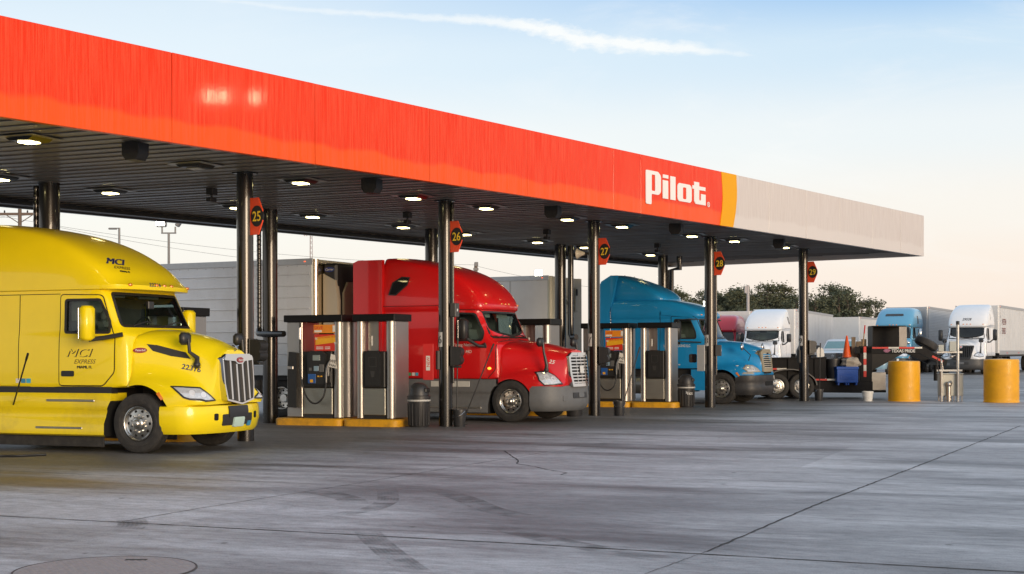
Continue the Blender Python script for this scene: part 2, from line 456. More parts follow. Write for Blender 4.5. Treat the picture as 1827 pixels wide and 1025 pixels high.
# ------------------------------------------------------------------ ground
LA = R(-22.5); LD = (math.cos(LA), math.sin(LA)); ED = (-LD[1], LD[0])          # along the fuel lanes, across them
def gz(y):
    t = min(1, max(0, (y-54)/13)); return .34*t*t*(3-2*t)
def concrete():
    m = bpy.data.materials.new('concrete_lot'); m.use_nodes = True
    global N, L, nt
    nt = m.node_tree; N = nt.nodes; L = nt.links; p = N['Principled BSDF']
    g = nd('ShaderNodeNewGeometry'); mp = nd('ShaderNodeMapping'); mp.inputs['Rotation'].default_value = (0, 0, -LA); L.new(g.outputs['Position'], mp.inputs[0])
    def noise(scale, st=(1, 1, 1), det=6, rough=.6, dis=0.):
        q = nd('ShaderNodeMapping'); q.inputs['Scale'].default_value = st; L.new(mp.outputs[0], q.inputs[0])
        n = nd('ShaderNodeTexNoise'); n.inputs['Scale'].default_value = scale; n.inputs['Detail'].default_value = det; n.inputs['Roughness'].default_value = rough; n.inputs['Distortion'].default_value = dis
        L.new(q.outputs[0], n.inputs[0]); return n.outputs[0]
    big = noise(.13, (.45, 1, 1), 5, .55, .4)
    strk = noise(.55, (.22, 1, 1), 7, .66, .3)
    mid = noise(1.7, (.35, 1, 1), 6, .62, .2)
    fine = noise(60, (1, 1, 1), 5, .7)
    grit = noise(240, (1, 1, 1), 2, .5)
    c = mixc(ramp(mid, [(.32, (0, 0, 0)), (.68, (1, 1, 1))]), (.35, .352, .36), (.505, .512, .525))
    c = mixc(mth('MULTIPLY', ramp(strk, [(.47, (0, 0, 0)), (.68, (1, 1, 1))]), .90), c, (.080, .078, .082))
    wisp = noise(3.2, (.10, 1, 1), 6, .7, .2)
    c = mixc(mth('MULTIPLY', ramp(wisp, [(.52, (0, 0, 0)), (.74, (1, 1, 1))]), .40), c, (.12, .118, .122))
    c = mixc(mth('MULTIPLY', ramp(wisp, [(.26, (1, 1, 1)), (.42, (0, 0, 0))]), .35), c, (.60, .60, .61))
    c = mixc(mth('MULTIPLY', ramp(big, [(.46, (0, 0, 0)), (.62, (1, 1, 1))]), .75), c, (.12, .118, .125))
    # darker, browner tone under the canopy and rusty brown run-off beside the yellow truck
    s = nd('ShaderNodeSeparateXYZ'); L.new(mp.outputs[0], s.inputs[0]); la, ea = s.outputs[0], s.outputs[1]
    s0 = nd('ShaderNodeSeparateXYZ'); L.new(g.outputs['Position'], s0.inputs[0])
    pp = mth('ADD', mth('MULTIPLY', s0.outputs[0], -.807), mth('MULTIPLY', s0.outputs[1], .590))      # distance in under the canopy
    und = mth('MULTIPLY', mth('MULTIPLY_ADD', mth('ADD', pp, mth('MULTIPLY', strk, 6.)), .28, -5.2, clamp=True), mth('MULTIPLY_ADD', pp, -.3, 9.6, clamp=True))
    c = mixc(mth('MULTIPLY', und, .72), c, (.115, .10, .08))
    d1 = mth('MULTIPLY_ADD', mth('ABSOLUTE', mth('ADD', ea, -15.4)), -.6, 1.2, clamp=True)
    d2 = mth('MULTIPLY_ADD', la, -.28, -2.6, clamp=True)
    tan = mth('MULTIPLY', mth('MULTIPLY', d1, d2), ramp(strk, [(.36, (.35, .35, .35)), (.6, (1, 1, 1))]))
    c = mixc(mth('MULTIPLY', tan, .75), c, (.22, .15, .065))
    # every slab was poured a little different
    sl_u = mth('FLOOR', mth('DIVIDE', mth('ADD', la, -.6), 4.6)); sl_e = mth('FLOOR', mth('DIVIDE', mth('ADD', ea, -11.7), 4.55))
    wn = nd('ShaderNodeTexWhiteNoise', noise_dimensions='2D'); cc = nd('ShaderNodeCombineXYZ'); L.new(sl_u, cc.inputs[0]); L.new(sl_e, cc.inputs[1]); L.new(cc.outputs[0], wn.inputs['Vector'])
    c = mixc(1., c, ramp(wn.outputs[0], [(0, (.84, .84, .85)), (1, (1.08, 1.08, 1.08))], 'LINEAR'), 'MULTIPLY')
    c = mixc(1., c, ramp(fine, [(.25, (.60, .60, .60)), (.5, (1, 1, 1)), (.75, (1.35, 1.35, 1.35))], 'LINEAR'), 'MULTIPLY')
    spk = noise(11, (.4, 1, 1), 6, .8)
    c = mixc(1., c, ramp(spk, [(.28, (.52, .52, .52)), (.5, (1, 1, 1)), (.72, (1.25, 1.25, 1.25))], 'LINEAR'), 'MULTIPLY')
    # small dark spots: gum and oil drips
    vo = nd('ShaderNodeTexVoronoi'); vo.inputs['Scale'].default_value = 1.15; L.new(mp.outputs[0], vo.inputs['Vector'])
    c = mixc(mth('MULTIPLY', ramp(vo.outputs['Distance'], [(.028, (1, 1, 1)), (.055, (0, 0, 0))]), .8), c, (.045, .043, .042))
    L.new(c, p.inputs['Base Color'])
    L.new(mth('MULTIPLY_ADD', strk, -.35, .72), p.inputs['Roughness']); p.inputs['Specular IOR Level'].default_value = .3
    b = nd('ShaderNodeBump'); b.inputs['Strength'].default_value = .35; b.inputs['Distance'].default_value = .006
    L.new(mth('ADD', mth('MULTIPLY', fine, .7), mth('MULTIPLY', grit, .5)), b.inputs['Height']); L.new(b.outputs[0], p.inputs['Normal'])
    return m
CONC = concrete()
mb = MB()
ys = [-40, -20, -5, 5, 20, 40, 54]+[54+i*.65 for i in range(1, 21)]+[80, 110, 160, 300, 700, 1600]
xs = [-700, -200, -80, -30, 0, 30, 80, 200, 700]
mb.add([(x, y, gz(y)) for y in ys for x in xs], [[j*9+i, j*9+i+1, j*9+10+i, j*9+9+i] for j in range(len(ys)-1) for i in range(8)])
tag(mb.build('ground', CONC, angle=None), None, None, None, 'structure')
JM = mat('joint_tar', (.028, .026, .024), .8, var=.4, scale=9)
def strip(path, wd, jit=.0, z=.004, mb=None, step=.12, taper=0):
    mb = mb or MB(); P = [Vector(p) for p in path]; out = []
    for a, b in zip(P, P[1:]):
        k = max(1, int((b-a).length/step)); out += [a.lerp(b, i/k) for i in range(k)]
    out.append(P[-1]); vs = []
    for i, q in enumerate(out):
        d = (out[min(i+1, len(out)-1)]-out[max(i-1, 0)]).normalized(); n = Vector((-d.y, d.x)); q = q+n*rnd.uniform(-jit, jit)
        h = wd/2*rnd.uniform(.55, 1.25)*(1-taper*i/len(out)); vs += [(*(q+n*h), z+gz(q.y)), (*(q-n*h), z+gz(q.y))]
    return mb.add(vs, [[2*i, 2*i+1, 2*i+3, 2*i+2] for i in range(len(out)-1)])
j = MB()
def ext(a, b, k0, k1):
    a, b = Vector(a), Vector(b); return [tuple(a-(b-a)*k0), tuple(b+(b-a)*k1)]
strip(ext((-5.44, 14.86), (-.0, 12.60), 1.2, 0), .028, .006, mb=j); strip([(0, 12.60), (3.96, 10.85), (9, 8.65)], .03, .006, mb=j)
strip(ext((0, 24.45), (7.57, 20.9), 1.4, 1.5), .018, .01, mb=j)
strip(ext((-7.55, 20.6), (-1.98, 18.04), 1., .2), .014, .005, mb=j)
strip(ext((.98, 19.42), (4.01, 18.30), .0, .9), .014, .012, mb=j)
strip([(.5, 9.4), (1.02, 10.83), (1.66, 12.03)], .007, .006, mb=j)
strip([(1.66, 12.03), (2.18, 13.12), (3.43, 15.75), (6.1, 21.01), (11.62, 32.02)], .024, .009, mb=j)
strip([(-3.99, 14.30), (-3.42, 15.62), (-2.14, 18.19), (-.9, 20.9), (.6, 24.1)], .014, .006, mb=j)
strip([(-12, 71), (60, 63)], .05, .01, mb=j); strip([(0, 83), (80, 80)], .06, .01, mb=j); strip([(8, 62), (60, 58.6)], .04, .01, mb=j)
strip([(-.14, 24.4), (-.02, 23.2), (.10, 22.2), (.06, 21.6), (.34, 21.0), (.5, 20.5), (.78, 19.9), (.67, 19.58)], .022, .012, mb=j)
tag(j.build('pavement_joints', JM, angle=None, merge=False), None, None, None, 'structure')
# tyre marks
def mark_mat():
    m = bpy.data.materials.new('rubber_mark'); m.use_nodes = True
    global N, L, nt
    nt = m.node_tree; N = nt.nodes; L = nt.links; p = N['Principled BSDF']; p.inputs['Base Color'].default_value = (.04, .036, .036, 1); p.inputs['Roughness'].default_value = .8
    uv = nd('ShaderNodeUVMap'); s = nd('ShaderNodeSeparateXYZ'); L.new(uv.outputs[0], s.inputs[0])
    wv = mth('ABSOLUTE', mth('SINE', mth('MULTIPLY', s.outputs[0], 22)))
    n = nd('ShaderNodeTexNoise'); n.inputs['Scale'].default_value = 3.5; n.inputs['Detail'].default_value = 5
    g = nd('ShaderNodeNewGeometry'); L.new(g.outputs['Position'], n.inputs[0])
    edge = mth('MULTIPLY', mth('MULTIPLY', s.outputs[1], mth('SUBTRACT', 1, s.outputs[1])), 3, clamp=True)
    L.new(mth('MULTIPLY', mth('MULTIPLY', mth('MULTIPLY_ADD', wv, .18, .34), ramp(n.outputs[0], [(.35, (.1, .1, .1)), (.65, (.95, .95, .95))])), edge), p.inputs['Alpha'])
    return m
MK = mark_mat()
def tyre_mark(path, wd):
    P = [Vector(p) for p in path]; pts = []
    for i in range(len(P)-1):
        p0, p1, p2, p3 = P[max(i-1, 0)], P[i], P[i+1], P[min(i+2, len(P)-1)]
        for t in range(6):
            t /= 6; pts.append(.5*((2*p1)+(p2-p0)*t+(2*p0-5*p1+4*p2-p3)*t*t+(3*p1-p0-3*p2+p3)*t**3))
    pts.append(P[-1]); me = bpy.data.meshes.new('tyre_mark'); vs = []; uvs = []
    for i, q in enumerate(pts):
        d = (pts[min(i+1, len(pts)-1)]-pts[max(i-1, 0)]).normalized(); n = Vector((-d.y, d.x))
        vs += [(*(q+n*wd/2), .005), (*(q-n*wd/2), .005)]; uvs += [(0, i/(len(pts)-1)), (1, i/(len(pts)-1))]
    me.from_pydata(vs, [], [[2*i, 2*i+1, 2*i+3, 2*i+2] for i in range(len(pts)-1)])
    u = me.uv_layers.new()
    for l in me.loops: u.data[l.index].uv = uvs[l.vertex_index]
    me.materials.append(MK); tag(link_mesh('tyre_mark', me), None, None, None, 'structure')
tyre_mark([(-1.62, 17.9), (-1.5, 16.9), (-1.45, 16.1), (-1.55, 15.4), (-1.75, 15.0), (-1.95, 14.4)], .26)
tyre_mark([(-1.42, 13.6), (-1.3, 13.0), (-1.05, 12.0), (-.8, 11.1), (-.6, 10.4)], .26)
tyre_mark([(-2.7, 17.6), (-2.2, 17.0), (-1.9, 16.4), (-1.8, 15.9)], .34); tyre_mark([(-.2, 13.9), (.25, 13.0), (.9, 12.0), (1.7, 11.2)], .30); tyre_mark([(-1.0, 17.6), (-.55, 16.4), (-.2, 15.2), (.3, 14.4)], .32)
tyre_mark([(-3.95, 14.5), (-3.82, 14.1), (-3.74, 13.6)], .3);
# manhole
mh = thing('manhole_cover', 'round pale grey steel manhole cover set flush in the concrete, with a dark hand slot', 'manhole cover', (-3.23, 11.12, 0))
RIM = mat('manhole_rim', (.09, .08, .078), .7, .3, scale=20, bump=.3)
MHM = mat('manhole_plate', (.29, .265, .262), .62, .1, scale=26, var=.3, bump=.5, dirt=((.17, .15, .145), .5))
b = MB().lathe([(.70, .002), (.70, .010), (.712, .010), (.712, .002)], n=56); b.build('rim', RIM, mh)
b = MB().lathe([(0, .009), (.695, .009), (.695, .002)], n=56)
for i in range(-11, 12):
    for k in range(-11, 12):
        x, y = i*.058+(k % 2)*.029, k*.058
        if x*x+y*y < .43: b.box((x-.011, y-.011, .009), (x+.011, y+.011, .0115))
b.build('cover_plate', MHM, mh, angle=None, merge=False)
MB().box((.02, .46, .0095), (.2, .52, .0125), .003).build('hand_slot', JM, mh)

# ------------------------------------------------------------------ canopy, in its own frame: u along the front, p in under it
CA = R(53.83); U = (math.cos(CA), math.sin(CA)); PD = (-U[1], U[0]); U0, P0 = 30., 23.
def WU(u, p): return (u*U[0]+p*PD[0], u*U[1]+p*PD[1])
can = thing('fuel_canopy', 'long fuel canopy with a red fascia ending in yellow and white, on black columns', 'canopy', (*WU(U0, P0), 0), CA)
UL, UR, PF, PB, ZB, ZT, ZC = -12., 48.85, 17.56, 28.1, 5.08, 6.52, 5.26
def lu(u): return u-U0
def lp(p): return p-P0
def fascia_mat(name, col, streak, srough, amt, coat=.6, rough=.25, low=None):
    m = bpy.data.materials.new(name); m.use_nodes = True
    global N, L, nt
    nt = m.node_tree; N = nt.nodes; L = nt.links; p = N['Principled BSDF']
    t = nd('ShaderNodeTexCoord'); q = nd('ShaderNodeMapping'); q.inputs['Scale'].default_value = (1, 1, .02); L.new(t.outputs['Object'], q.inputs[0])
    n = nd('ShaderNodeTexNoise'); n.inputs['Scale'].default_value = 34; n.inputs['Detail'].default_value = 8; n.inputs['Roughness'].default_value = .8; L.new(q.outputs[0], n.inputs[0])
    n3 = nd('ShaderNodeTexNoise'); n3.inputs['Scale'].default_value = .9; n3.inputs['Detail'].default_value = 4; L.new(t.outputs['Object'], n3.inputs[0])
    s = nd('ShaderNodeSeparateXYZ'); L.new(t.outputs['Object'], s.inputs[0])
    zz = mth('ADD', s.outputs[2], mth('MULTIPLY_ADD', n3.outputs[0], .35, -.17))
    up = ramp(mth('MULTIPLY_ADD', zz, 1/1.44, -5.08/1.44), [(.22, (0, 0, 0)), (.30, (1, 1, 1))])       # rain streaks keep above the strip of painted glow
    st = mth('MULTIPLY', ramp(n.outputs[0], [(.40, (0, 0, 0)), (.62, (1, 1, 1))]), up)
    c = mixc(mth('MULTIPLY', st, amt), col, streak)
    if low: c = mixc(mth('MULTIPLY', mth('SUBTRACT', 1, up), low[1]), c, low[0])  # reflected horizon glow, painted into the colour as an orange lower strip
    L.new(c, p.inputs['Base Color']); L.new(mth('MULTIPLY_ADD', st, srough, rough), p.inputs['Roughness'])
    L.new(mth('MULTIPLY_ADD', ramp(n.outputs[0], [(.42, (0, 0, 0)), (.58, (1, 1, 1))]), coat*1.1, .06), p.inputs['Coat Weight'])
    p.inputs['Coat Roughness'].default_value = .06; p.inputs['Coat IOR'].default_value = 1.5; p.inputs['Specular IOR Level'].default_value = .15
    b = nd('ShaderNodeBump'); b.inputs['Strength'].default_value = .12; b.inputs['Distance'].default_value = .02
    L.new(mth('ADD', n.outputs[0], mth('MULTIPLY', n3.outputs[0], 2)), b.inputs['Height']); L.new(b.outputs[0], p.inputs['Normal'])
    return m
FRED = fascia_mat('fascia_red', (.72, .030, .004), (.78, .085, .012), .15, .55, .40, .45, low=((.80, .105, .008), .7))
FWHT = fascia_mat('fascia_white', (.60, .56, .535), (.46, .40, .375), .1, .6, .1, .45)
FYEL = mat('fascia_yellow', (.74, .34, .003), .5, spec=.15, coat=.0, var=.05, scale=2)
DARK = mat('black_steel', (.020, .020, .020), .35, 0, .2, var=.3, scale=4)
SOFF = mat('canopy_soffit', (.21, .195, .185), .48, .0, .15, var=.25, scale=1.2, rvar=.3)
GAP = mat('dark_gap', (.012, .011, .01), .9)
def panels(name, m, u0, u1, seams, pf):
    b = MB(); e = [u0]+seams+[u1]
    for a, c in zip(e, e[1:]):                # every panel hangs a hair out of true
        k = len(b.v); b.box((lu(a)+.006, lp(pf), ZB), (lu(c)-.006, lp(pf)+.12, ZT), .006)
        t0, t1, t2 = (rnd.uniform(-.006, .006) for _ in range(3)); um = (lu(a)+lu(c))/2
        for i in range(k, len(b.v)):
            x, y, z = b.v[i]; b.v[i] = (x, y+t0*.4+t1*(z-5.8)+t2*.3*(x-um), z)
    return b.build(name, m, can)
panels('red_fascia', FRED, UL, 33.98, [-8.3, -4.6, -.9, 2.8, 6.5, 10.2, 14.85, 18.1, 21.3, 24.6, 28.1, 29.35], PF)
panels('white_fascia', FWHT, 33.98, UR, [36.4, 38.9, 41.4, 44.1, 46.6], PF)
yb = [(lu(33.49), ZT), (lu(33.55), 6.15), (lu(33.575), 5.85), (lu(33.53), 5.5), (lu(33.42), ZB+.001), (lu(34.17), ZB+.001), (lu(34.32), 5.5), (lu(34.39), 5.85), (lu(34.40), 6.1), (lu(34.36), ZT)]
yb = [(a, min(z, ZT-.001)) for a, z in yb]
MB().prism(yb, lp(PF)-.016, lp(PF)+.02).build('yellow_band', FYEL, can)
b = MB().box((lu(UR)-.12, lp(PF)+.122, ZB), (lu(UR), lp(PB), ZT), .006); b.build('end_fascia', FWHT, can)
b = MB().box((lu(UL), lp(PB), ZB-.02), (lu(UR), lp(PB)+.12, ZT), .006); b.box((lu(UL), lp(PB)-.35, ZB+.02), (lu(UR)-.13, lp(PB)-.002, ZB+.06)); b.build('rear_fascia', DARK, can)
# logo letters, slab sided
lt = MB(); FACE = lp(PF)-.018
def poly(pts, holes=()):
    pts = [(lu(a), z) for a, z in pts]; holes = [[(lu(a), z) for a, z in h] for h in holes]
    loops = [dens(pts, .3)]+[dens(h, .3) for h in holes]; P = []; E = []
    for l in loops:
        k = len(P); P += [Vector(q) for q in l]; E += [(k+i, k+(i+1) % len(l)) for i in range(len(l))]
    r = delaunay_2d_cdt(P, E, [], 0, 1e-6)
    def ins(q):
        c = False
        for l in loops:
            for i in range(len(l)):
                a, b_ = l[i], l[i-1]
                if (a[1] > q[1]) != (b_[1] > q[1]) and q[0] < (b_[0]-a[0])*(q[1]-a[1])/(b_[1]-a[1])+a[0]: c = not c
        return c
    n = len(r[0]); fs = [list(f) for f in r[2] if ins(sum((r[0][i] for i in f), Vector((0, 0)))/len(f))]; cnt = {(f[i], f[(i+1) % len(f)]) for f in fs for i in range(len(f))}
    lt.add([(q.x, FACE, q.y) for q in r[0]]+[(q.x, FACE+.014, q.y) for q in r[0]], fs+[[b_, a_, a_+n, b_+n] for a_, b_ in cnt if (b_, a_) not in cnt])
rr = rounded
poly(rr([(29.56, 5.34), (29.83, 5.34), (29.83, 5.60), (30.18, 5.60), (30.29, 5.68), (30.29, 6.08), (30.16, 6.17), (29.56, 6.17)], .05), [rr([(29.84, 5.68), (30.01, 5.68), (30.01, 6.08), (29.84, 6.08)], .03)])
poly([(30.38, 5.54), (30.65, 5.54), (30.65, 5.995), (30.38, 5.995)]); poly([(30.39, 6.05), (30.66, 6.05), (30.66, 6.135), (30.39, 6.135)])
poly([(30.76, 5.54), (31.02, 5.54), (31.02, 6.13), (30.76, 6.13)])
poly(rr([(31.12, 5.60), (31.19, 5.54), (31.78, 5.54), (31.86, 5.60), (31.86, 5.93), (31.78, 6.0), (31.19, 6.0), (31.12, 5.93)], .06), [rr([(31.40, 5.61), (31.58, 5.61), (31.58, 5.91), (31.40, 5.91)], .04)])
poly([(31.99, 5.61), (32.07, 5.54), (32.61, 5.54), (32.61, 5.82), (32.36, 5.82), (32.36, 5.67), (32.33, 5.64), (32.29, 5.64), (32.26, 5.67), (32.26, 5.915), (32.60, 5.915), (32.60, 6.01), (32.26, 6.01), (32.26, 6.11), (31.99, 6.11), (31.99, 6.01), (31.90, 6.01), (31.90, 5.92), (31.99, 5.92)])
lt.lathe([(.068, FACE+.012), (.068, FACE), (.052, FACE), (.052, FACE+.012)], (lu(32.77), 0, 5.58), 'y', 20)
text_mb(lt, 'R', (lu(32.735), FACE, 5.545), (1, 0, 0), (0, 0, 1), .10, bold=.004)
lt.build('sign_lettering', mat('sign_white', (.78, .75, .72), .4, var=.05, scale=3), can)
# soffit: pan panels that run along the fuel lanes, with open grooves
so_ = MB(); ca, sa = math.cos(LA-CA), math.sin(LA-CA)
inv = Matrix(((ca, sa), (-sa, ca)))
def clip(pl, ax, lim, sign):
    out = []
    for i in range(len(pl)):
        p, q = pl[i-1], pl[i]; a, c = sign*(p[ax]-lim), sign*(q[ax]-lim)
        if (a < 0) != (c < 0): t = a/(a-c); out.append((p[0]+(q[0]-p[0])*t, p[1]+(q[1]-p[1])*t))
        if c <= 0: out.append(q)
    return out
u0, u1, p0, p1 = lu(UL)+.02, lu(UR)-.13, lp(PF)+.125, lp(PB)-.004
e = -40.
while e < 40:
    pl = [(-60*ca-sa*a, -60*sa+ca*a) for a in (e, e+.40)]+[(60*ca-sa*a, 60*sa+ca*a) for a in (e+.40, e)]
    for ax, lim, s_ in ((0, u0, -1), (0, u1, 1), (1, p0, -1), (1, p1, 1)):
        if pl: pl = clip(pl, ax, lim, s_)
    if len(pl) > 2:
        so_.prism(pl, ZC+rnd.uniform(-.004, .004), ZC+.05, 'z')
        for d0 in (.0,):                       # standing seam of each pan
            rb = [(-60*ca-sa*a, -60*sa+ca*a) for a in (e+d0, e+d0+.045)]+[(60*ca-sa*a, 60*sa+ca*a) for a in (e+d0+.045, e+d0)]
            for ax, lim, s_ in ((0, u0, -1), (0, u1, 1), (1, p0, -1), (1, p1, 1)):
                if rb: rb = clip(rb, ax, lim, s_)
            if len(rb) > 2: so_.prism(rb, ZC-.018, ZC+.01, 'z')
    e += .425
so_.box((u0, p0, ZC+.055), (u1, p1, ZC+.09)); so_.build('soffit', SOFF, can, angle=20, merge=False)
MB().box((u0, p0, ZT-.25), (u1, p1, ZT-.2)).build('roof_deck', mat('roof_deck', (.45, .44, .42), .7), can)
# columns
COLM = mat('column_paint', (.008, .0075, .007), .25, 0, .5, var=.5, scale=3, rvar=.45, stretch=(1, 1, .4), bump=.06, dirt=((.05, .042, .035), .25))
CHIP = mat('chipped_paint', (.20, .19, .17), .8, var=.5, scale=30)
front = [(-5.22, 27.44), (-1.545, 32.62), (2.22, 37.85), (6.10, 43.15), (10.06, 48.33)]
front = [(-9.05, 22.25)]+front
rear = [(-9.59, 29.07), (-5.95, 34.5), (-2.3, 40.2), (1.6, 46.1), (5.55, 51.4)]
def tolocal(x, y):
    return (x*U[0]+y*U[1]-U0, x*PD[0]+y*PD[1]-P0)
for k, (x, y) in enumerate(front+rear):
    a, c = tolocal(x, y); isf = k < 6
    r = .163 if isf else (.215 if k == 6 else .185)
    m = MB().cyl((a, c, 0), (a, c, ZC-.001), r, n=40)
    m.cyl((a, c, ZC-.03), (a, c, ZC-.002), r+.09, n=4) if isf else None
    o = m.build('column', COLM, can)
# pipes beside the rear columns, part of their column
def pipe(col, pts, r):
    if isinstance(r, tuple):          # taped pipe: a straight run with raised bands
        a, c, n = Vector(pts[0]), Vector(pts[1]), 100; MB().tube([(*tolocal(*a.lerp(c, i/n)[:2]), a.lerp(c, i/n)[2]) for i in range(n+1)], [r[0] if i % 4 < 3 else r[1] for i in range(n+1)], 12).build('conduit', COLM, col); return
    MB().tube([(*tolocal(p[0], p[1]), p[2]) for p in pts], r, 12).build('conduit', COLM, col)
cols = [o for o in can.children if o.name.startswith('column')]
def near(x, y):
    q = Vector(tolocal(x, y)); return min(cols, key=lambda o: (Vector(o.data.vertices[0].co[:2])-q).length)
def off(c, l, e, z): return (c[0]+LD[0]*l+ED[0]*e, c[1]+LD[1]*l+ED[1]*e, z)
for k, c in enumerate(rear):
    o = near(*c)
    if k in (0, 1):
        pipe(o, [off(c, -.24, -.12, 2.3 if k else 1.), off(c, -.24, -.12, 5.2)], (.055, .061))
        if k: pipe(o, [off(c, -.24, -.12, 2.3), off(c, -.2, -.2, 2.2), off(c, .0, -.3, 2.18), off(c, .7, -.5, 2.18)], .075)
    elif k == 3:
        pipe(o, [off(c, .38, -.05, 5.2), off(c, .38, -.05, 2.3), off(c, .45, -.12, 2.2), off(c, .62, -.2, 2.2)], .10)
    elif k == 4:
        pipe(o, [off(c, .62, 0, 5.2), off(c, .62, 0, 4.75), off(c, .3, 0, 4.70), off(c, .3, 0, 1.)], .11)
# ------------------------------------------------------------------ canopy lights
LENS = emit('lamp_lens', (1, .84, .38), 13.); LOFF = mat('lamp_lens_off', (.35, .34, .30), .3)
LPL = mat('lamp_plate', (.34, .33, .30), .35, .5, var=.2)
def light(u, p, lit, label):
    t = thing('canopy_light', label, 'canopy light', (*WU(u, p), ZC-.02), LA, 'square downlights under the fuel canopy')
    MB().box((-.40, -.40, -.012), (.40, .40, 0), .004).build('mounting_plate', LPL, t)
    b = MB(); b.prism([(-.28, -.0125), (.28, -.0125), (.19, -.065), (-.19, -.065)], -.24, .24); b.build('housing', DARK, t)
    MB().box((-.13, -.13, -.085), (.13, .13, -.066), .008).build('lens', LENS if lit else LOFF, t)
FL = [(13.81, 19.84), (17.64, 20.2), (20.5, 20.3), (24.11, 20.36), (26.87, 20.4), (30.44, 20.45), (33.14, 20.44), (37.15, 20.45), (39.7, 20.35), (43.14, 20.25)]
RL = [(16.46, 24.6), (19.28, 24.8), (23.12, 25.0), (25.82, 25.15), (29.53, 25.3), (32.45, 25.4), (36.19, 25.45), (38.93, 25.45), (43.44, 25.6)]
TF = ['lit square downlight nearest the left end of the canopy front', 'unlit square downlight, the only dark one, left of the 25 column', 'lit square downlight just right of the 25 column top', 'lit square downlight just left of the 26 column top',
      'lit square downlight just right of the 26 column top', 'lit square downlight just left of the 27 column top beside a black box', 'lit square downlight just right of the 27 column top, under the white lettering', 'lit square downlight just left of the 28 column top beside a black box',
      'lit square downlight under the yellow band of the fascia', 'lit square downlight last on the right, left of the 29 column top']
TR = ['lit square downlight cut by the left edge of the picture, rear row', 'lit square downlight above the yellow truck roof, rear row', 'lit square downlight half hidden behind the 25 column', 'lit square downlight above the silver reefer trailer, rear row', 'lit square downlight above the red truck roof, left of the 26 column',
      'lit square downlight partly behind the 26 sign', 'lit square downlight above the white trailer of the blue truck', 'lit square downlight half hidden behind the 27 column', 'lit square downlight right of the 27 sign, above the blue roof fairing']
for i, q in enumerate(FL): light(*q, i != 1, TF[i])
for i, q in enumerate(RL): light(*q, True, TR[i])
# black boxes and little cameras on the soffit
BLK = mat('black_plastic', (.018, .018, .018), .5, var=.3, scale=8)
for i, (u, p) in enumerate([(15.24, 18.95), (21.32, 19.1), (27.96, 19.2), (33.98, 19.2), (40.61, 19.25)]):
    at_ = ['left of the unlit downlight', 'between the 25 and 26 columns', 'left of the 27 column', 'left of the 28 column', 'left of the 29 column'][i]
    t = thing('loudspeaker', 'black box loudspeaker on the canopy ceiling '+at_, 'loudspeaker', (*WU(u, p), ZC-.018), LA, 'loudspeakers under the canopy')
    b = MB(); b.prism([(-.17, 0), (.17, 0), (.17, -.19), (.10, -.29), (-.10, -.29), (-.17, -.19)], -.14, .14); b.build('cabinet', BLK, t)
    MB().box((-.13, -.146, -.18), (.13, -.141, -.03)).build('grille', mat('speaker_grille', (.03, .03, .03), .8, scale=90, bump=.5), t)
for i, (u, p) in enumerate([(20.39, 22.84), (26.9, 22.91), (33.11, 22.95), (39.64, 23.1)]):
    at_ = ['above the yellow truck', 'left of the 26 column', 'left of the 27 column', 'right of the 27 sign'][i]
    t = thing('camera', 'small black surveillance camera hanging from the ceiling '+at_, 'security camera', (*WU(u, p), ZC-.018), LA, 'small cameras under the canopy')
    MB().box((-.09, -.09, -.14), (.09, .09, 0), .01).build('mount', BLK, t)
    MB().cyl((.0, 0, -.14), (0, 0, -.22), .025, n=10).box((-.06, -.13, -.29), (.06, .1, -.2), .01).build('camera_body', BLK, t)
# lane number signs, bracketed to the camera side of each column
SRED = mat('sign_red', (.85, .085, .025), .4, coat=.2, var=.06); SBLK = mat('sign_black', (.015, .014, .013), .4); SYEL = mat('sign_yellow', (.92, .62, .03), .45)
for k, n in enumerate((25, 26, 27, 28, 29)):
    c = front[k+1]; z = [4.38, 4.40, 4.42, 4.42, 4.44][k]
    t = thing('number_sign', f'red tapered sign with a black disc and yellow number {n} on a column', 'number sign', (c[0], c[1], z-.36), R(-36.2), 'lane number signs on the columns')
    hx = [(.14, 0), (.38, 0), (.50, .26), (.50, .46), (.38, .72), (.14, .72)]
    MB().prism(hx, -.015, .015, 'y').build('sign_panel', SRED, t)
    MB().prism([(.35+.165*math.cos(a), .36+.205*math.sin(a)) for a in [i*math.pi/20 for i in range(40)]], -.021, .021, 'y').build('disc', SBLK, t)
    q = MB(); vs, fs = text_tris(str(n), .27, bold=.012, cond=.90, align='CENTER')
    q.add([(.35+a, -.0235, .36-.095+b_) for a, b_ in vs], fs); q.build('numerals', SYEL, t)
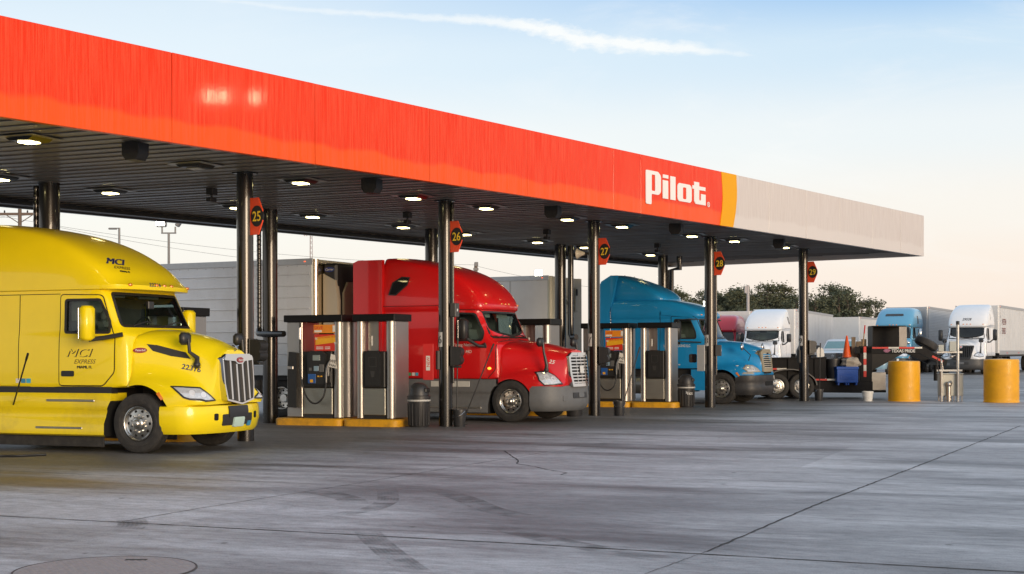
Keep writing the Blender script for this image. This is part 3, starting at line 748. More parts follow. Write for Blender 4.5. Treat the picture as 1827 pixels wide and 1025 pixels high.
# plates with the lane number low on each column, card reader below
PLW = mat('plate_white', (.72, .72, .70), .45)
for k, n in enumerate((26, 27, 28, 29)):
    c = front[k+2]; t = thing('number_plate', f'small white plate with black {n} low on its column', 'number plate', (c[0], c[1], 2.02+.02*k), LA, 'white number plates on the columns')
    q = MB(); r = .167; vs = []; K = 10
    for i in range(K+1):
        th = R(-100)-R(95)*i/K+R(8); vs += [(r*math.cos(th), r*math.sin(th), -.17), (r*math.cos(th), r*math.sin(th), .17)]
    q.add(vs, [[2*i, 2*i+1, 2*i+3, 2*i+2] for i in range(K)]); q.build('plate', PLW, t, merge=False)
    q = MB(); vs, fs = text_tris(str(n), .26, bold=.006, align='CENTER'); mid = R(-100)-R(95)*.5+R(8)
    q.add([((r+.003)*math.cos(mid+a/r), (r+.003)*math.sin(mid+a/r), b_-.09) for a, b_ in vs], fs); q.build('numerals', SBLK, t, merge=False)
    m = MB().box((-.23, -.06, 1.32-2.02), (-.155, .06, 1.76-2.02), .01); o = m.build('card_box', BLK, None)
    o.location = (c[0], c[1], 2.02); o.rotation_euler = (0, 0, LA+R(45)); tag(o, f'slim dark card pocket on the left side of the {n} column', 'card pocket', 'card pockets on the columns')
# ------------------------------------------------------------------ fuel islands
def stainless(name, col, rough, st):
    m = mat(name, col, rough, 1., var=.16, scale=9, stretch=st, rvar=.35, bump=.03)
    return m
SS = stainless('stainless_brushed', (.47, .44, .405), .42, (3, 3, .12)); SSH = stainless('stainless_panel', (.44, .43, .375), .50, (.25, 3, 3))
CURB = mat('curb_yellow', (.72, .36, .012), .55, var=.15, scale=5, bump=.25, dirt=((.10, .07, .03), .75))
HDRB = mat('header_black', (.007, .007, .0075), .5, spec=.25)
HOSE = mat('hose_rubber', (.02, .02, .021), .5); CHR = mat('chrome', (.60, .60, .61), .08, 1., var=.04, rvar=.3)
SCR = mat('screen_grey', (.22, .27, .27), .15); BLUE = mat('keypad_blue', (.02, .10, .35), .35); RED = mat('ad_red', (.62, .035, .015), .4); ORG = mat('ad_orange', (.78, .27, .02), .4); YEL = mat('ad_yellow', (.82, .42, .02), .4)
PAPER = mat('paper_white', (.75, .74, .70), .6); INK = mat('ink', (.02, .02, .02), .6)
def F_(c, l, e, z=0.):     # lane coordinates from a column
    return (c[0]+LD[0]*l+ED[0]*e, c[1]+LD[1]*l+ED[1]*e, z)
def curb(name_l, l0, l1, c, group):
    t = MB(); x0, x1, y0, y1 = l0, l1, -.78, .5
    o = rounded([(x0, y0), (x1, y0), (x1, y1), (x0, y1)], .22, 6); i = inset(o, .03)
    n = len(o); vs = [(*p, 0) for p in o]+[(*p, .135) for p in o]+[(*p, .165) for p in i]
    t.add(vs, [[k, (k+1) % n, n+(k+1) % n, n+k] for k in range(n)]+[[n+k, n+(k+1) % n, 2*n+(k+1) % n, 2*n+k] for k in range(n)]+[list(range(2*n, 3*n))])
    ob = t.build('island_curb', CURB); ob.location = (c[0], c[1], 0); ob.rotation_euler = (0, 0, LA); tag(ob, name_l, 'kerb', group); return ob
def disp_master(c, label):
    """full dispenser: hose, nozzle, screen; front face looks at the camera side of the lane"""
    t = thing('fuel_dispenser', label, 'fuel pump', F_(c, -3.24, -.12, .166), LA, 'fuel dispensers on the islands')
    x0, x1, f, b = -.72, .75, -.40, .40
    MB().box((x0-.06, f-.06, 2.29), (x1+.06, b+.04, 2.455), .01).build('canopy_header', HDRB, t)
    MB().box((x0, f, .02), (x0+.42, b, 2.29), .012).build('hose_column', SS, t)
    MB().cyl((x1-.12, f+.12, .02), (x1-.12, f+.12, 2.29), .12, n=24).box((x1-.24, f+.12, .02), (x1, b, 2.29)).build('post', SS, t)
    MB().box((x0+.43, f+.02, .09), (x1-.245, b-.02, .72), .01).build('base_panel', SSH, t)
    MB().box((x0+.43, f+.05, .0), (x1-.245, b-.05, .09)).build('plinth', DARK, t)
    bx = MB().box((x0+.43, f+.0, .73), (x1-.245, b-.1, 1.585), .02).build('cabinet', BLK, t)
    xm = x0+.43+.42
    hd = MB(); hd.prism([(xm-.24, .80), (xm+.22, .80), (xm+.24, 1.52), (xm+.14, 1.60), (xm-.16, 1.60), (xm-.26, 1.52)], f-.07, f+.05); head = hd.build('control_head', BLK, t)
    MB().box((xm-.10, f-.078, 1.37), (xm+.10, f-.069, 1.50), .003).build('screen', SCR, head)
    MB().box((xm-.07, f-.078, 1.12), (xm+.06, f-.069, 1.24), .003).build('display', mat('display_blue', (.22, .33, .42), .2), head)
    k = MB(); k.box((xm-.23, f-.078, .83), (xm-.02, f-.069, 1.05), .003); k.build('grade_label', BLUE, head)
    k = MB(); k.box((xm-.17, f-.083, .85), (xm-.09, f-.077, .92)); k.box((xm+.03, f-.078, .98), (xm+.08, f-.069, 1.01)); k.box((xm+.11, f-.078, .98), (xm+.16, f-.069, 1.01)); k.build('fuel_button', YEL, head)
    k = MB(); k.box((xm-.2, f-.078, 1.13), (xm-.13, f-.069, 1.2)); k.box((xm+.08, f-.079, 1.1), (xm+.2, f-.069, 1.28), .01); k.build('card_reader', mat('reader_grey', (.12, .12, .12), .4), head)
    k = MB().prism([(xm+.30, 1.22), (xm+.52, 1.18), (xm+.47, 1.5), (xm+.36, 1.53)], f-.012, f-.006); pn = k.build('notice', PAPER, t)
    q = MB(); text_mb(q, 'WE', (xm+.33, f-.014, 1.33), (.98, 0, -.17), (.17, 0, .98), .11, bold=.004); text_mb(q, 'PAIN', (xm+.31, f-.014, 1.24), (.98, 0, -.17), (.17, 0, .98), .08, bold=.003); q.build('lettering', INK, pn)
    # advertising boards in the opening above
    k = MB().box((xm-.12, f+.01, 2.02), (xm+.53, f+.03, 2.22)).build('advert_strip', ORG, t)
    q = MB(); text_mb(q, 'SAVE', (xm-.11, f+.008, 2.11), (1, 0, 0), (0, 0, 1), .11, bold=.005); q.build('lettering', RED, k)
    q = MB(); q.box((xm-.1, f+.004, 2.04), (xm+.1, f+.009, 2.09)); q.box((xm+.4, f+.004, 2.05), (xm+.52, f+.009, 2.2)); q.build('advert_panel', PAPER, k)
    k = MB().box((xm-.10, f+.01, 1.60), (xm+.53, f+.03, 1.99)).build('advert_board', RED, t)
    q = MB(); q.prism([(xm-.07, 1.74), (xm+.48, 1.80), (xm+.46, 1.97), (xm-.06, 1.92)], f+.003, f+.009); q.build('quote_panel', YEL, k)
    q = MB(); text_mb(q, 'I LOVE HOW FAST', (xm-.02, f+.001, 1.88), (.995, 0, .08), (-.08, 0, .995), .062, bold=.002); q.build('quote_text', RED, k)
    q = MB(); text_mb(q, '66', (xm-.085, f+.001, 1.87), (1, 0, 0), (0, 0, 1), .08, bold=.006); text_mb(q, '99', (xm+.44, f+.001, 1.75), (1, 0, 0), (0, 0, 1), .08, bold=.006)
    for zz in (1.69, 1.65): q.box((xm-.05, f+.004, zz-.01), (xm+.14, f+.009, zz+.008)); q.box((xm+.19, f+.004, zz-.01), (xm+.33, f+.009, zz+.008))
    q.build('lettering', PAPER, k)
    # nozzle dock on the left column and the hanging hose
    d = MB(); d.prism([(x0+.10, .25), (x0+.34, .25), (x0+.34, 1.55), (x0+.13, 1.58), (x0+.10, 1.2)], f-.14, f-.002); dk = d.build('nozzle_dock', BLK, t)
    MB().box((x0+.09, f-.16, 1.16), (x0+.26, f-.135, 1.24), .01).build('dock_flap', SS, dk)
    xn = x1-.34
    hs = [(x0+.40, f-.06, 2.28), (x0+.40, f-.07, 1.7), (x0+.42, f-.10, 1.3), (x0+.48, f-.14, .95), (x0+.58, f-.17, .62), (x0+.74, f-.18, .40), (x0+.92, f-.18, .36), (x0+1.08, f-.16, .50), (xn, f-.12, .74), (xn, f-.1, .86)]
    sm = []
    for i in range(len(hs)-1):
        p0, p1, p2, p3 = [Vector(hs[max(0, min(len(hs)-1, i+k_))]) for k_ in (-1, 0, 1, 2)]
        for tt in range(5): tt /= 5; sm.append(.5*((2*p1)+(p2-p0)*tt+(2*p0-5*p1+4*p2-p3)*tt*tt+(3*p1-p0-3*p2+p3)*tt**3))
    sm.append(Vector(hs[-1])); ho = MB().tube(sm, .021, 10).build('hose', HOSE, t)
    MB().cyl((x0+.40, f-.06, 2.15), (x0+.40, f-.065, 1.88), .032, n=12).build('swivel', CHR, ho)
    n_ = MB(); n_.tube([(xn, f-.1, .84), (xn, f-.1, 1.0), (xn+.02, f-.1, 1.18), (xn+.06, f-.09, 1.3), (xn+.10, f-.06, 1.38)], [.022, .03, .03, .024, .018], 10); n_.box((xn+.03, f-.11, 1.0), (xn+.08, f-.09, 1.22), .008); n_.build('nozzle', mat('nozzle_grey', (.20, .20, .20), .4, .5), t)
    MB().box((x1-.40, f-.05, .84), (x1-.25, f-.0, 1.12), .012).build('nozzle_boot', BLK, t)
    return t
def disp_sat(c, label):
    t = thing('satellite_dispenser', label, 'fuel pump', F_(c, -1.56, -.12, .166), LA, 'fuel dispensers on the islands')
    x0, x1, f, b = -.53, .46, -.40, .40
    MB().box((x0-.06, f-.06, 2.29), (x1+.06, b+.04, 2.455), .01).build('canopy_header', HDRB, t)
    MB().cyl((x0+.09, f+.09, .02), (x0+.09, f+.09, 2.29), .09, n=20).box((x0, f+.09, .02), (x0+.18, b, 2.29)).build('post', SS, t)
    MB().cyl((x1-.11, f+.11, .02), (x1-.11, f+.11, 2.29), .11, n=24).box((x1-.22, f+.11, .02), (x1, b, 2.29), .01).build('post', SS, t)
    MB().box((x0+.185, f+.02, .09), (x1-.225, b-.02, .72), .01).build('base_panel', SSH, t)
    MB().box((x0+.185, f+.05, 0), (x1-.225, b-.05, .09)).build('plinth', DARK, t)
    MB().box((x0+.185, f, .73), (x1-.225, b-.1, 1.585), .02).build('cabinet', BLK, t)
    xm = (x0+x1)/2-.02
    hd = MB(); hd.prism([(xm-.2, .78), (xm+.2, .78), (xm+.2, 1.52), (xm+.13, 1.60), (xm-.13, 1.60), (xm-.2, 1.52)], f-.05, f+.05); h = hd.build('control_head', BLK, t)
    q = MB(); g_ = .012
    for a, b_, cc, d_ in ((-.1, .1, 1.22, 1.45),): 
        q.box((xm+a, f-.058, cc), (xm+b_, f-.049, cc+g_)); q.box((xm+a, f-.058, d_-g_), (xm+b_, f-.049, d_)); q.box((xm+a, f-.058, cc+g_), (xm+a+g_, f-.049, d_-g_)); q.box((xm+b_-g_, f-.058, cc+g_), (xm+b_, f-.049, d_-g_))
    q.prism([(xm-.06, 1.12), (xm-.035, .98), (xm+.035, .98), (xm+.06, 1.12)], f-.056, f-.049); q.build('blank_panel', mat('plastic_sheen', (.045, .045, .045), .3), h)
    MB().box((x0+.23, f+.2, 1.6), (x0+.50, f+.215, 2.29)).build('inner_panel', SS, t)
    MB().box((x0+.31, f+.195, 1.72), (x0+.35, f+.199, 1.95)).build('label', PAPER, t)
    return t
C25, C26, C27, C28, C29 = front[1:]
curb('yellow painted kerb under the full dispenser of island 26, between the yellow and red trucks', -4.2, -2.36, C26, 'yellow island kerbs')
curb('yellow painted kerb under the satellite dispenser of island 26, beside the domed bin', -2.34, -.88, C26, 'yellow island kerbs')
curb('yellow painted kerb under the full dispenser of island 28, left of the blue truck', -4.2, -2.36, C28, 'yellow island kerbs')
curb('yellow painted kerb under the satellite dispenser of island 28, before the blue truck', -2.34, -.88, C28, 'yellow island kerbs')
curb('yellow kerb seen between the wheels under the yellow truck', -2.34, -.88, C25, 'yellow island kerbs'); curb('yellow kerb glimpsed under the middle of the yellow truck', -4.2, -2.36, C25, 'yellow island kerbs')
curb('yellow kerb behind the front wheels of the red truck', -2.34, -.88, C27, 'yellow island kerbs'); curb('yellow kerb glimpsed under the door of the red truck', -4.2, -2.36, C27, 'yellow island kerbs')
disp_master(C26, 'steel fuel dispenser with hose and red advert, between the yellow and red trucks')
disp_sat(C26, 'steel satellite dispenser with blank black panel, beside the domed bin left of the 26 column')
disp_master(C28, 'steel fuel dispenser partly hidden by the 27 column, red advert, blue truck behind')
disp_sat(C28, 'steel satellite dispenser with blank black panel, in front of the blue truck')
disp_sat(C25, 'steel dispenser top showing over the hood of the yellow truck')
disp_sat(C27, 'steel dispenser top showing over the hood of the red truck')

# ------------------------------------------------------------------ bins, buckets, squeegees
BIN = mat('bin_black', (.028, .028, .03), .42, var=.25, scale=7, bump=.1); BAG = mat('bin_liner', (.52, .52, .50), .45)
def bin_(x, y, label, txt):
    t = thing('trash_bin', label, 'trash bin', (x, y, 0), LA, 'domed black bins on the islands'); t.scale = (.80, .80, .79)
    b = MB().lathe([(0, .0), (.27, .0), (.285, .03), (.325, .80), (.335, .80), (.335, .845), (.30, .85)], n=36)
    for i in range(18):
        a = 2*math.pi*i/18
        b.box((.283, -.012, .06), (.316, .012, .70), .004, M=Matrix.Rotation(a, 4, 'Z') @ Matrix.Rotation(R(1.5), 4, 'Y'))
    b.build('body', BIN, t)
    MB().lathe([(.337, .80), (.343, .80), (.345, .765), (.337, .75)], n=36).build('liner', BAG, t)
    d = MB().lathe([(.345, .845), (.345, .90), (.30, .92), (.29, 1.0), (.27, 1.12), (.22, 1.22), (.13, 1.285), (0, 1.30)], n=36)
    d.build('dome_lid', BIN, t)
    MB().box((.20, -.14, 1.0), (.305, .14, 1.14), .03).build('flap', BLK, t)
    if txt:
        q = MB(); vs, fs = text_tris('Pilot', .17, bold=.008, align='CENTER'); th0 = R(-78)-LA
        q.add([(.325*math.cos(th0+a/.32), .325*math.sin(th0+a/.32), .50+b_) for a, b_ in vs], fs); q.build('lettering', PLW, t, merge=False)
    return t
bin_(-2.16, 32.42, 'domed black bin with its liner showing, left of the 26 column beside the red truck', False)
bin_(5.38, 43.3, 'domed black bin with white lettering, left of the 28 column beside the blue truck', True)
def bucket(x, y, label, mt=None, r=.155, h=.40, name='bucket', lab=False, grp='squeegee buckets beside the columns'):
    t = thing(name, label, 'bucket', (x, y, 0), rnd.uniform(0, 6), grp)
    MB().lathe([(0, 0), (r*.84, 0), (r*.86, .01), (r, h-.05), (r*1.07, h-.05), (r*1.07, h), (r*.97, h), (r*.95, h-.03), (r*.82, .03), (0, .03)], n=28).build('body', mt or BIN, t)
    MB().tube([(r*1.06*math.cos(a), r*1.06*math.sin(a), h-.04-.14*math.sin(a)) for a in [math.pi*i/14 for i in range(15)]], .006, 6).build('handle', CHR if mt is None else PLW, t)
    if lab: MB().box((r*.97, -.04, .1), (r*1.0, .04, .26)).build('label', PAPER, t)
    return t
def squeegee(p, q, label):
    t = thing('squeegee', label, 'squeegee', p, 0, 'squeegee poles')
    v = Vector(q)-Vector(p); MB().tube([(0, 0, 0), tuple(v*.5), tuple(v)], .014, 8).build('pole', HOSE, t)
    MB().tube([tuple(v*.9), tuple(v)], .02, 8).build('grip', BLK, t)
    MB().box((-.11, -.03, -.04), (.11, .03, .02), .01).build('sponge_head', BLK, t)
bucket(-1.22, 32.5, 'black squeegee bucket with a white label at the foot of the 26 column', lab=True)
squeegee((-1.29, 32.5, .08), (-1.26, 32.55, 2.05), 'squeegee standing upright in the bucket beside the 26 column')
squeegee((-1.15, 32.48, .08), (-.42, 32.4, 1.92), 'long squeegee leaning from the bucket against the red truck')
bucket(2.88, 37.7, 'black squeegee bucket in front of the dispenser, right of the 27 column')
squeegee((2.92, 37.7, .1), (3.45, 37.8, 1.85), 'long thin squeegee leaning across the dispenser right of the 27 column')
bucket(10.66, 48.7, 'black squeegee bucket at the foot of the 29 column')
squeegee((10.68, 48.7, .1), (10.73, 48.75, 2.0), 'squeegee standing upright beside the 29 column')
bucket(1.66, 37.4, 'dark bucket half hidden behind the bumper of the red truck', r=.24, h=.42)
WB = mat('bucket_white', (.70, .70, .67), .45, dirt=((.35, .33, .28), .6))
bucket(12.18, 48.0, 'dirty white plastic bucket on the ground left of the yellow pillars', WB, .18, .34, grp=None)
squeegee((-9.05, 25.3, .9-.25), (-8.05, 23.3, 1.72), 'dark squeegee pole leaning against the yellow truck at the left edge')
t = MB().tube([(-.9+.05*i, -.05*math.sin(i*.5)+.02*i-.2, .02) for i in range(24)], .02, 8).build('hose', HOSE); t.location = (-8.1, 23.3, 0); tag(t, 'black hose lying on the concrete in front of the yellow truck at the left edge', 'hose')
# paper towel holders and boxes on the columns
def towel(c, label, ang, z):
    t = thing('towel_dispenser', label, 'towel dispenser', (c[0], c[1], z), LA+R(ang), 'black towel dispensers on the columns')
    pr = [(.15, -.2), (.33, -.2), (.40, -.14), (.41, -.05), (.37, 0), (.41, .06), (.42, .15), (.36, .22), (.15, .24)]
    MB().prism(rounded(pr, .05, 3), -.16, .16, 'y').build('cover', BLK, t)
    MB().box((.165, -.10, -.26), (.36, .10, -.205), .01).build('tray', BLK, t)
    MB().box((.158, -.17, -.22), (.178, .17, .25), .005).build('bracket', DARK, t)
towel(C26, 'black lumpy towel dispenser on the 26 column, in front of the red truck', 10, 1.62)
towel(C25, 'black towel dispenser right of the 25 column, beyond the yellow truck grille', 5, 1.75)
towel(C27, 'black towel dispenser on the right side of the 27 column', 8, 1.62)
towel(C29, 'black towel dispenser on the 29 column above the black trailer', 30, 1.85)
def colbox(c, sz, ang, z, m, label, name, cat, r=.165, grp=None, mark=False):
    o = thing(name, label, cat, (c[0], c[1], z), LA+R(ang), grp)
    MB().box((r, -sz[1]/2, -sz[2]/2), (r+sz[0], sz[1]/2, sz[2]/2), .012).build('housing', m, o)
    if mark: MB().box((r+sz[0]+.001, -.03, -.03), (r+sz[0]+.004, .03, .03)).build('label', PAPER, o)
    MB().box((r-.02, -.05, -sz[2]*.3), (r+.001, .05, sz[2]*.3)).build('bracket', DARK, o)
GREYB = mat('box_grey', (.06, .06, .06), .45, var=.2)
colbox(C26, (.14, .22, .32), 0, 2.70, GREYB, 'small dark junction box high on the right side of the 26 column', 'junction_box', 'junction box', mark=True)
colbox(C28, (.18, .22, .34), 10, 1.75, GREYB, 'grey box with a white mark on the right side of the 28 column', 'intercom_box', 'intercom', mark=True)
colbox(C28, (.02, .32, .8), -118, 1.52, PLW, 'tall white panel fixed to the left side of the 28 column', 'white_panel', 'panel', r=.40)
REDB = mat('red_board', (.66, .03, .03), .4)
o = thing('fire_extinguisher_board', 'narrow red board with a white label on the left of the 26 column', 'red board', F_(C26, -.42, -.12, 1.5), LA)
MB().box((-.10, -.015, -.42), (.16, .015, .42), .004).build('board', REDB, o); q = MB().box((-.02, -.02, -.2), (.08, -.016, .14)); q.build('label', PAPER, o); q = MB(); text_mb(q, 'NEW', (.07, -.022, -.12), (0, 0, 1), (-1, 0, 0), .10, bold=.004); q.build('lettering', RED, o)
o = thing('horn_speaker', 'beige horn loudspeaker on the left side of the 27 column, high up', 'horn speaker', F_(C27, -.16, -.05, 4.38), LA+R(180))
MB().lathe([(.02, 0), (.035, .1), (.06, .2), (.13, .3), (.14, .3), (.07, .19), (.04, .08)], axis='x', n=20).build('horn', mat('horn_beige', (.5, .46, .38), .5), o); MB().box((-.02, -.03, -.03), (.08, .03, .03), .01).build('driver', BLK, o)
for c, n in ((C26, '26'), (C28, '28')):   # thin pipe down the right of the column
    col = near(*c); pipe(col, [F_(c, .20, -.02, 5.2), F_(c, .20, -.02, 1.0)], .03)
# ------------------------------------------------------------------ yellow concrete pillars
PIL = mat('pillar_yellow', (.80, .38, .004), .5, coat=.1, var=.12, scale=4, bump=.3, dirt=((.45, .19, .01), .5))
PTOP = mat('pillar_top', (.62, .45, .25), .8, var=.2)
def pillar(x, y, r, h, label):
    t = thing('yellow_pillar', label, 'bollard', (x, y, 0), 0, 'fat yellow concrete pillars')
    n = 48; pf = [(r+.012, 0), (r+.012, .03)]+[(r+rnd.uniform(-.005, .005), .04+(h-.1)*i/14) for i in range(15)]+[(r-.008, h-.015), (r-.03, h)]
    MB().lathe(pf, n=n).build('shell', PIL, t, angle=50); MB().lathe([(r-.03, h-.001), (0, h+.02)], n=n).build('cap', PTOP, t)
pillar(13.40, 47.9, .53, 1.37, 'shorter fat yellow concrete pillar beside the black gooseneck trailer')
pillar(16.27, 46.6, .565, 1.43, 'taller fat yellow concrete pillar nearest the right edge')
# ------------------------------------------------------------------ steel tank box with vent pipes between the pillars
d = thing('vent_tank', 'stainless steel tank box with vent pipes and valves between the two yellow pillars', 'equipment box', (14.95, 47.9, 0), R(-6))
MB().box((-.34, -.3, .18), (.40, .3, .92), .012).box((-.36, -.32, .92), (.42, .32, .95), .005).build('tank', SSH, d)
for x in (-.31, -.12, .1, .36): MB().box((x-.02, -.28, 0), (x+.02, -.22, .18)).box((x-.02, .22, 0), (x+.02, .28, .18)).build('leg', SS, d)
MB().tube([(.20, -.40, 0), (.20, -.40, 2.62)], .05, 14).build('vent_pipe', mat('galvanised', (.5, .49, .46), .45, .7, var=.2), d)
MB().lathe([(.06, 2.6), (.06, 2.72), (0, 2.73)], (.20, -.40, 0), n=14).build('vent_cap', BLK, d)
MB().tube([(-.34, -.40, 0), (-.34, -.40, 1.38), (-.36, -.36, 1.42)], .035, 12).build('riser_pipe', MATS['galvanised'], d)
MB().tube([(-.10, -.38, 0), (-.10, -.38, .5), (-.08, -.36, .60), (-.02, -.30, .64)], .07, 14).sphere((-.10, -.38, .58), .10).cyl((-.10, -.38, .06), (-.10, -.38, .10), .11).cyl((-.10, -.38, .16), (-.10, -.38, .20), .11).build('elbow_pipe', SS, d)
for z in (1.02, 1.64):
    b = MB().box((-.5, -.44, z), (.34, -.40, z+.06)); b.build('strut_rail', MATS['galvanised'], d)
MB().box((-.10, -.55, 1.7), (.12, -.44, 2.04), .01).build('control_box', mat('box_light', (.42, .43, .38), .5), d)
MB().box((-.46, -.52, 1.70), (-.28, -.44, 1.92), .01).build('junction_box', MATS['box_light'], d)
MB().sphere((-.02, -.46, 1.52), .06).cyl((-.08, -.46, 1.5), (.1, -.46, 1.56), .025).cyl((-.34, -.44, 1.3), (-.30, -.44, 1.08), .02).build('valve', SS, d)
MB().tube([(-.44, -.45, 1.55), (-.5, -.45, 1.35), (-.46, -.45, 1.1), (-.40, -.45, .95)], .018, 8).build('hose', HOSE, d)
# ------------------------------------------------------------------ trucks
RUB = mat('tyre_rubber', (.026, .025, .024), .75, var=.3, scale=14, bump=.15, dirt=((.09, .08, .07), .5)); ALU = mat('aluminium_wheel', (.62, .61, .58), .28, 1., var=.15, scale=12, dirt=((.25, .22, .18), .5))
HOLE = mat('black_hole', (.006, .006, .006), .9); GRY = mat('grey_plastic', (.135, .14, .145), .55, var=.15, scale=9, bump=.06, dirt=((.09, .085, .08), .5))
BLKT = mat('trim_black', (.022, .022, .023), .42, var=.25, scale=10); MESH = mat('grille_mesh', (.045, .043, .04), .6, .4, var=.6, scale=130)
AMB = mat('amber_lens', (.80, .23, .02), .2, coat=.6); AMBL = emit('amber_lit', (1, .42, .04), 1.6); LAMP = mat('headlamp_lens', (.62, .65, .68), .08, .25, coat=1., var=.45, scale=18, rvar=.6); REFL = mat('lamp_reflector', (.85, .86, .88), .3, .3, coat=1.)
INT = mat('cab_interior', (.20, .20, .195), .8, var=.3); SEAT = mat('seat_cloth', (.22, .22, .22), .9); GLS = glass('windscreen_glass', (.72, .86, .82), .86); GLD = glass('dark_glass', (.25, .30, .31), .35); CURT = mat('curtain', (.42, .46, .47), .9)
FRM = mat('chassis_black', (.018, .017, .017), .7, var=.4, dirt=((.07, .06, .05), .5)); STEPM = mat('step_alu', (.40, .39, .36), .4, .9, var=.3, scale=30, bump=.3)
def paint(name, col, **k):
    kw = dict(rough=.30, coat=.55, var=.06, scale=3, bump=.0, spec=.35); kw.update(k); return mat(name, col, **kw)
def wheel_meshes():
    b = MB(); pf = [(.30, -.095), (.325, -.128), (.36, -.14), (.365, -.146), (.40, -.148), (.405, -.142), (.455, -.143), (.49, -.128), (.508, -.10), (.5145, -.096), (.515, -.07), (.505, -.066), (.505, -.056), (.515, -.052), (.515, -.015), (.505, -.011), (.505, 0)]
    pf = pf+[(r, -t) for r, t in pf[-2::-1]]; b.lathe(pf, axis='y', n=56); ty = b.mesh('tyre', RUB, 30)
    b = MB(); b.lathe([(.302, .09), (.302, -.10), (.297, -.118), (.283, -.122), (.272, -.112), (.262, -.085), (.245, -.076), (.17, -.086), (.155, -.088), (.11, -.088), (.0, -.088)], axis='y', n=56)
    for i in range(10):
        a = 2*math.pi*i/10; b.cyl((.213*math.cos(a), -.0825, .213*math.sin(a)), (.213*math.cos(a), -.079, .213*math.sin(a)), .027, n=14, m=1)
    rim = b.mesh('rim', [ALU, HOLE], 30)
    b = MB(); b.lathe([(.105, -.088), (.105, -.13), (.095, -.14), (.07, -.145), (.062, -.185), (.045, -.20), (0, -.204)], axis='y', n=32)
    for i in range(10):
        a = 2*math.pi*(i+.5)/10; b.cyl((.145*math.cos(a), -.086, .145*math.sin(a)), (.145*math.cos(a), -.125, .145*math.sin(a)), .017, .013, n=6)
    hub = b.mesh('wheel', ALU, 30)
    b = MB(); b.lathe([(.302, .10), (.302, -.10), (.297, -.13), (.285, -.13), (.275, .02), (.25, .05), (.17, .055), (.12, .055), (.12, -.03), (.10, -.05), (.0, -.05)], axis='y', n=48)
    for i in range(10):
        a = 2*math.pi*i/10; b.cyl((.21*math.cos(a), .049, .21*math.sin(a)), (.21*math.cos(a), .054, .21*math.sin(a)), .027, n=10, m=1)
    drv = b.mesh('rim', [ALU, HOLE], 30)
    return ty, rim, hub, drv
TY, RIMM, HUBM, DRV = wheel_meshes()
def wheel(parent, x, side, y=1.06, z=.515, drive=False, name='wheel'):
    if drive:
        h = link_mesh(name, MB().cyl((0, -.04, 0), (0, .3, 0), .11, n=16).mesh('hub', FRM), parent, (x, side*y, z)); link_mesh('tyre', TY, h); link_mesh('tyre', TY, h, (0, .33, 0)); link_mesh('rim', DRV, h)
    else:
        h = link_mesh(name, HUBM, parent, (x, side*y, z)); link_mesh('tyre', TY, h); link_mesh('rim', RIMM, h)
    if side > 0: h.rotation_euler = (0, 0, math.pi)
    return h
def lev(z, xf, hw, xr, k=.65, nose=None):
    n = hw if nose is None else nose
    return full([(xf, 0, z), (xf-.03*k, .42*n, z), (xf-.10*k, .76*n, z), (xf-.22*k, .93*n, z), (xf-.45*k, hw, z), ((xf+xr)*.5, hw, z), (xr+.2, hw, z), (xr+.03, hw, z), (xr, hw-.03, z), (xr, hw*.5, z), (xr, 0, z)])
def hst(x, zb, wb, zft, wv, zv, ws, zs, zt):
    h = [(x, wb-.02, zb), (x, wb, (zb+zft)/2-.02), (x, wb-.02, zft-.09), (x, wb-.13, zft), (x, wv, zv), (x, ws+.03, zs-.13), (x, ws-.09, zs), (x, ws*.45, zt-.012), (x, 0, zt)]
    return h+[(a, -b_, c) for a, b_, c in h[-2::-1]]
def sweep(mb, plan, prof, m=0, both=True):
    """plan: (x, y>=0) from the side to the centre front; prof: (outward offset, z) closed section"""
    P = [Vector(p) for p in plan]
    if both: P = P+[Vector((p.x, -p.y)) for p in P[-2 if abs(P[-1].y) < 1e-6 else -1::-1]]
    n = len(prof); vs = []
    for i, p in enumerate(P):
        d = (P[min(i+1, len(P)-1)]-P[max(i-1, 0)]).normalized(); nn = Vector((-d.y, d.x))
        if nn.dot(p-Vector((-3, 0))) < 0 and abs(nn.x) > .2 or (abs(nn.x) <= .2 and nn.y*p.y < 0): nn = -nn
        vs += [(*(p+nn*o), z) for o, z in prof]
    k = len(P); fs = [[i*n+j, i*n+(j+1) % n, (i+1)*n+(j+1) % n, (i+1)*n+j] for i in range(k-1) for j in range(n)]+[list(range(n)), list(range((k-1)*n, k*n))]
    return mb.add(vs, fs, m)
def v45(side):
    d = Vector((-.7071, -side*.7071, 0)); e = Vector((.7071, -side*.7071, 0))
    return lambda p: (e*p[0]+Vector((0, 0, p[1]))-d*6, d)
def mirror_pts(l): return [(-a, b) for a, b in l][::-1]
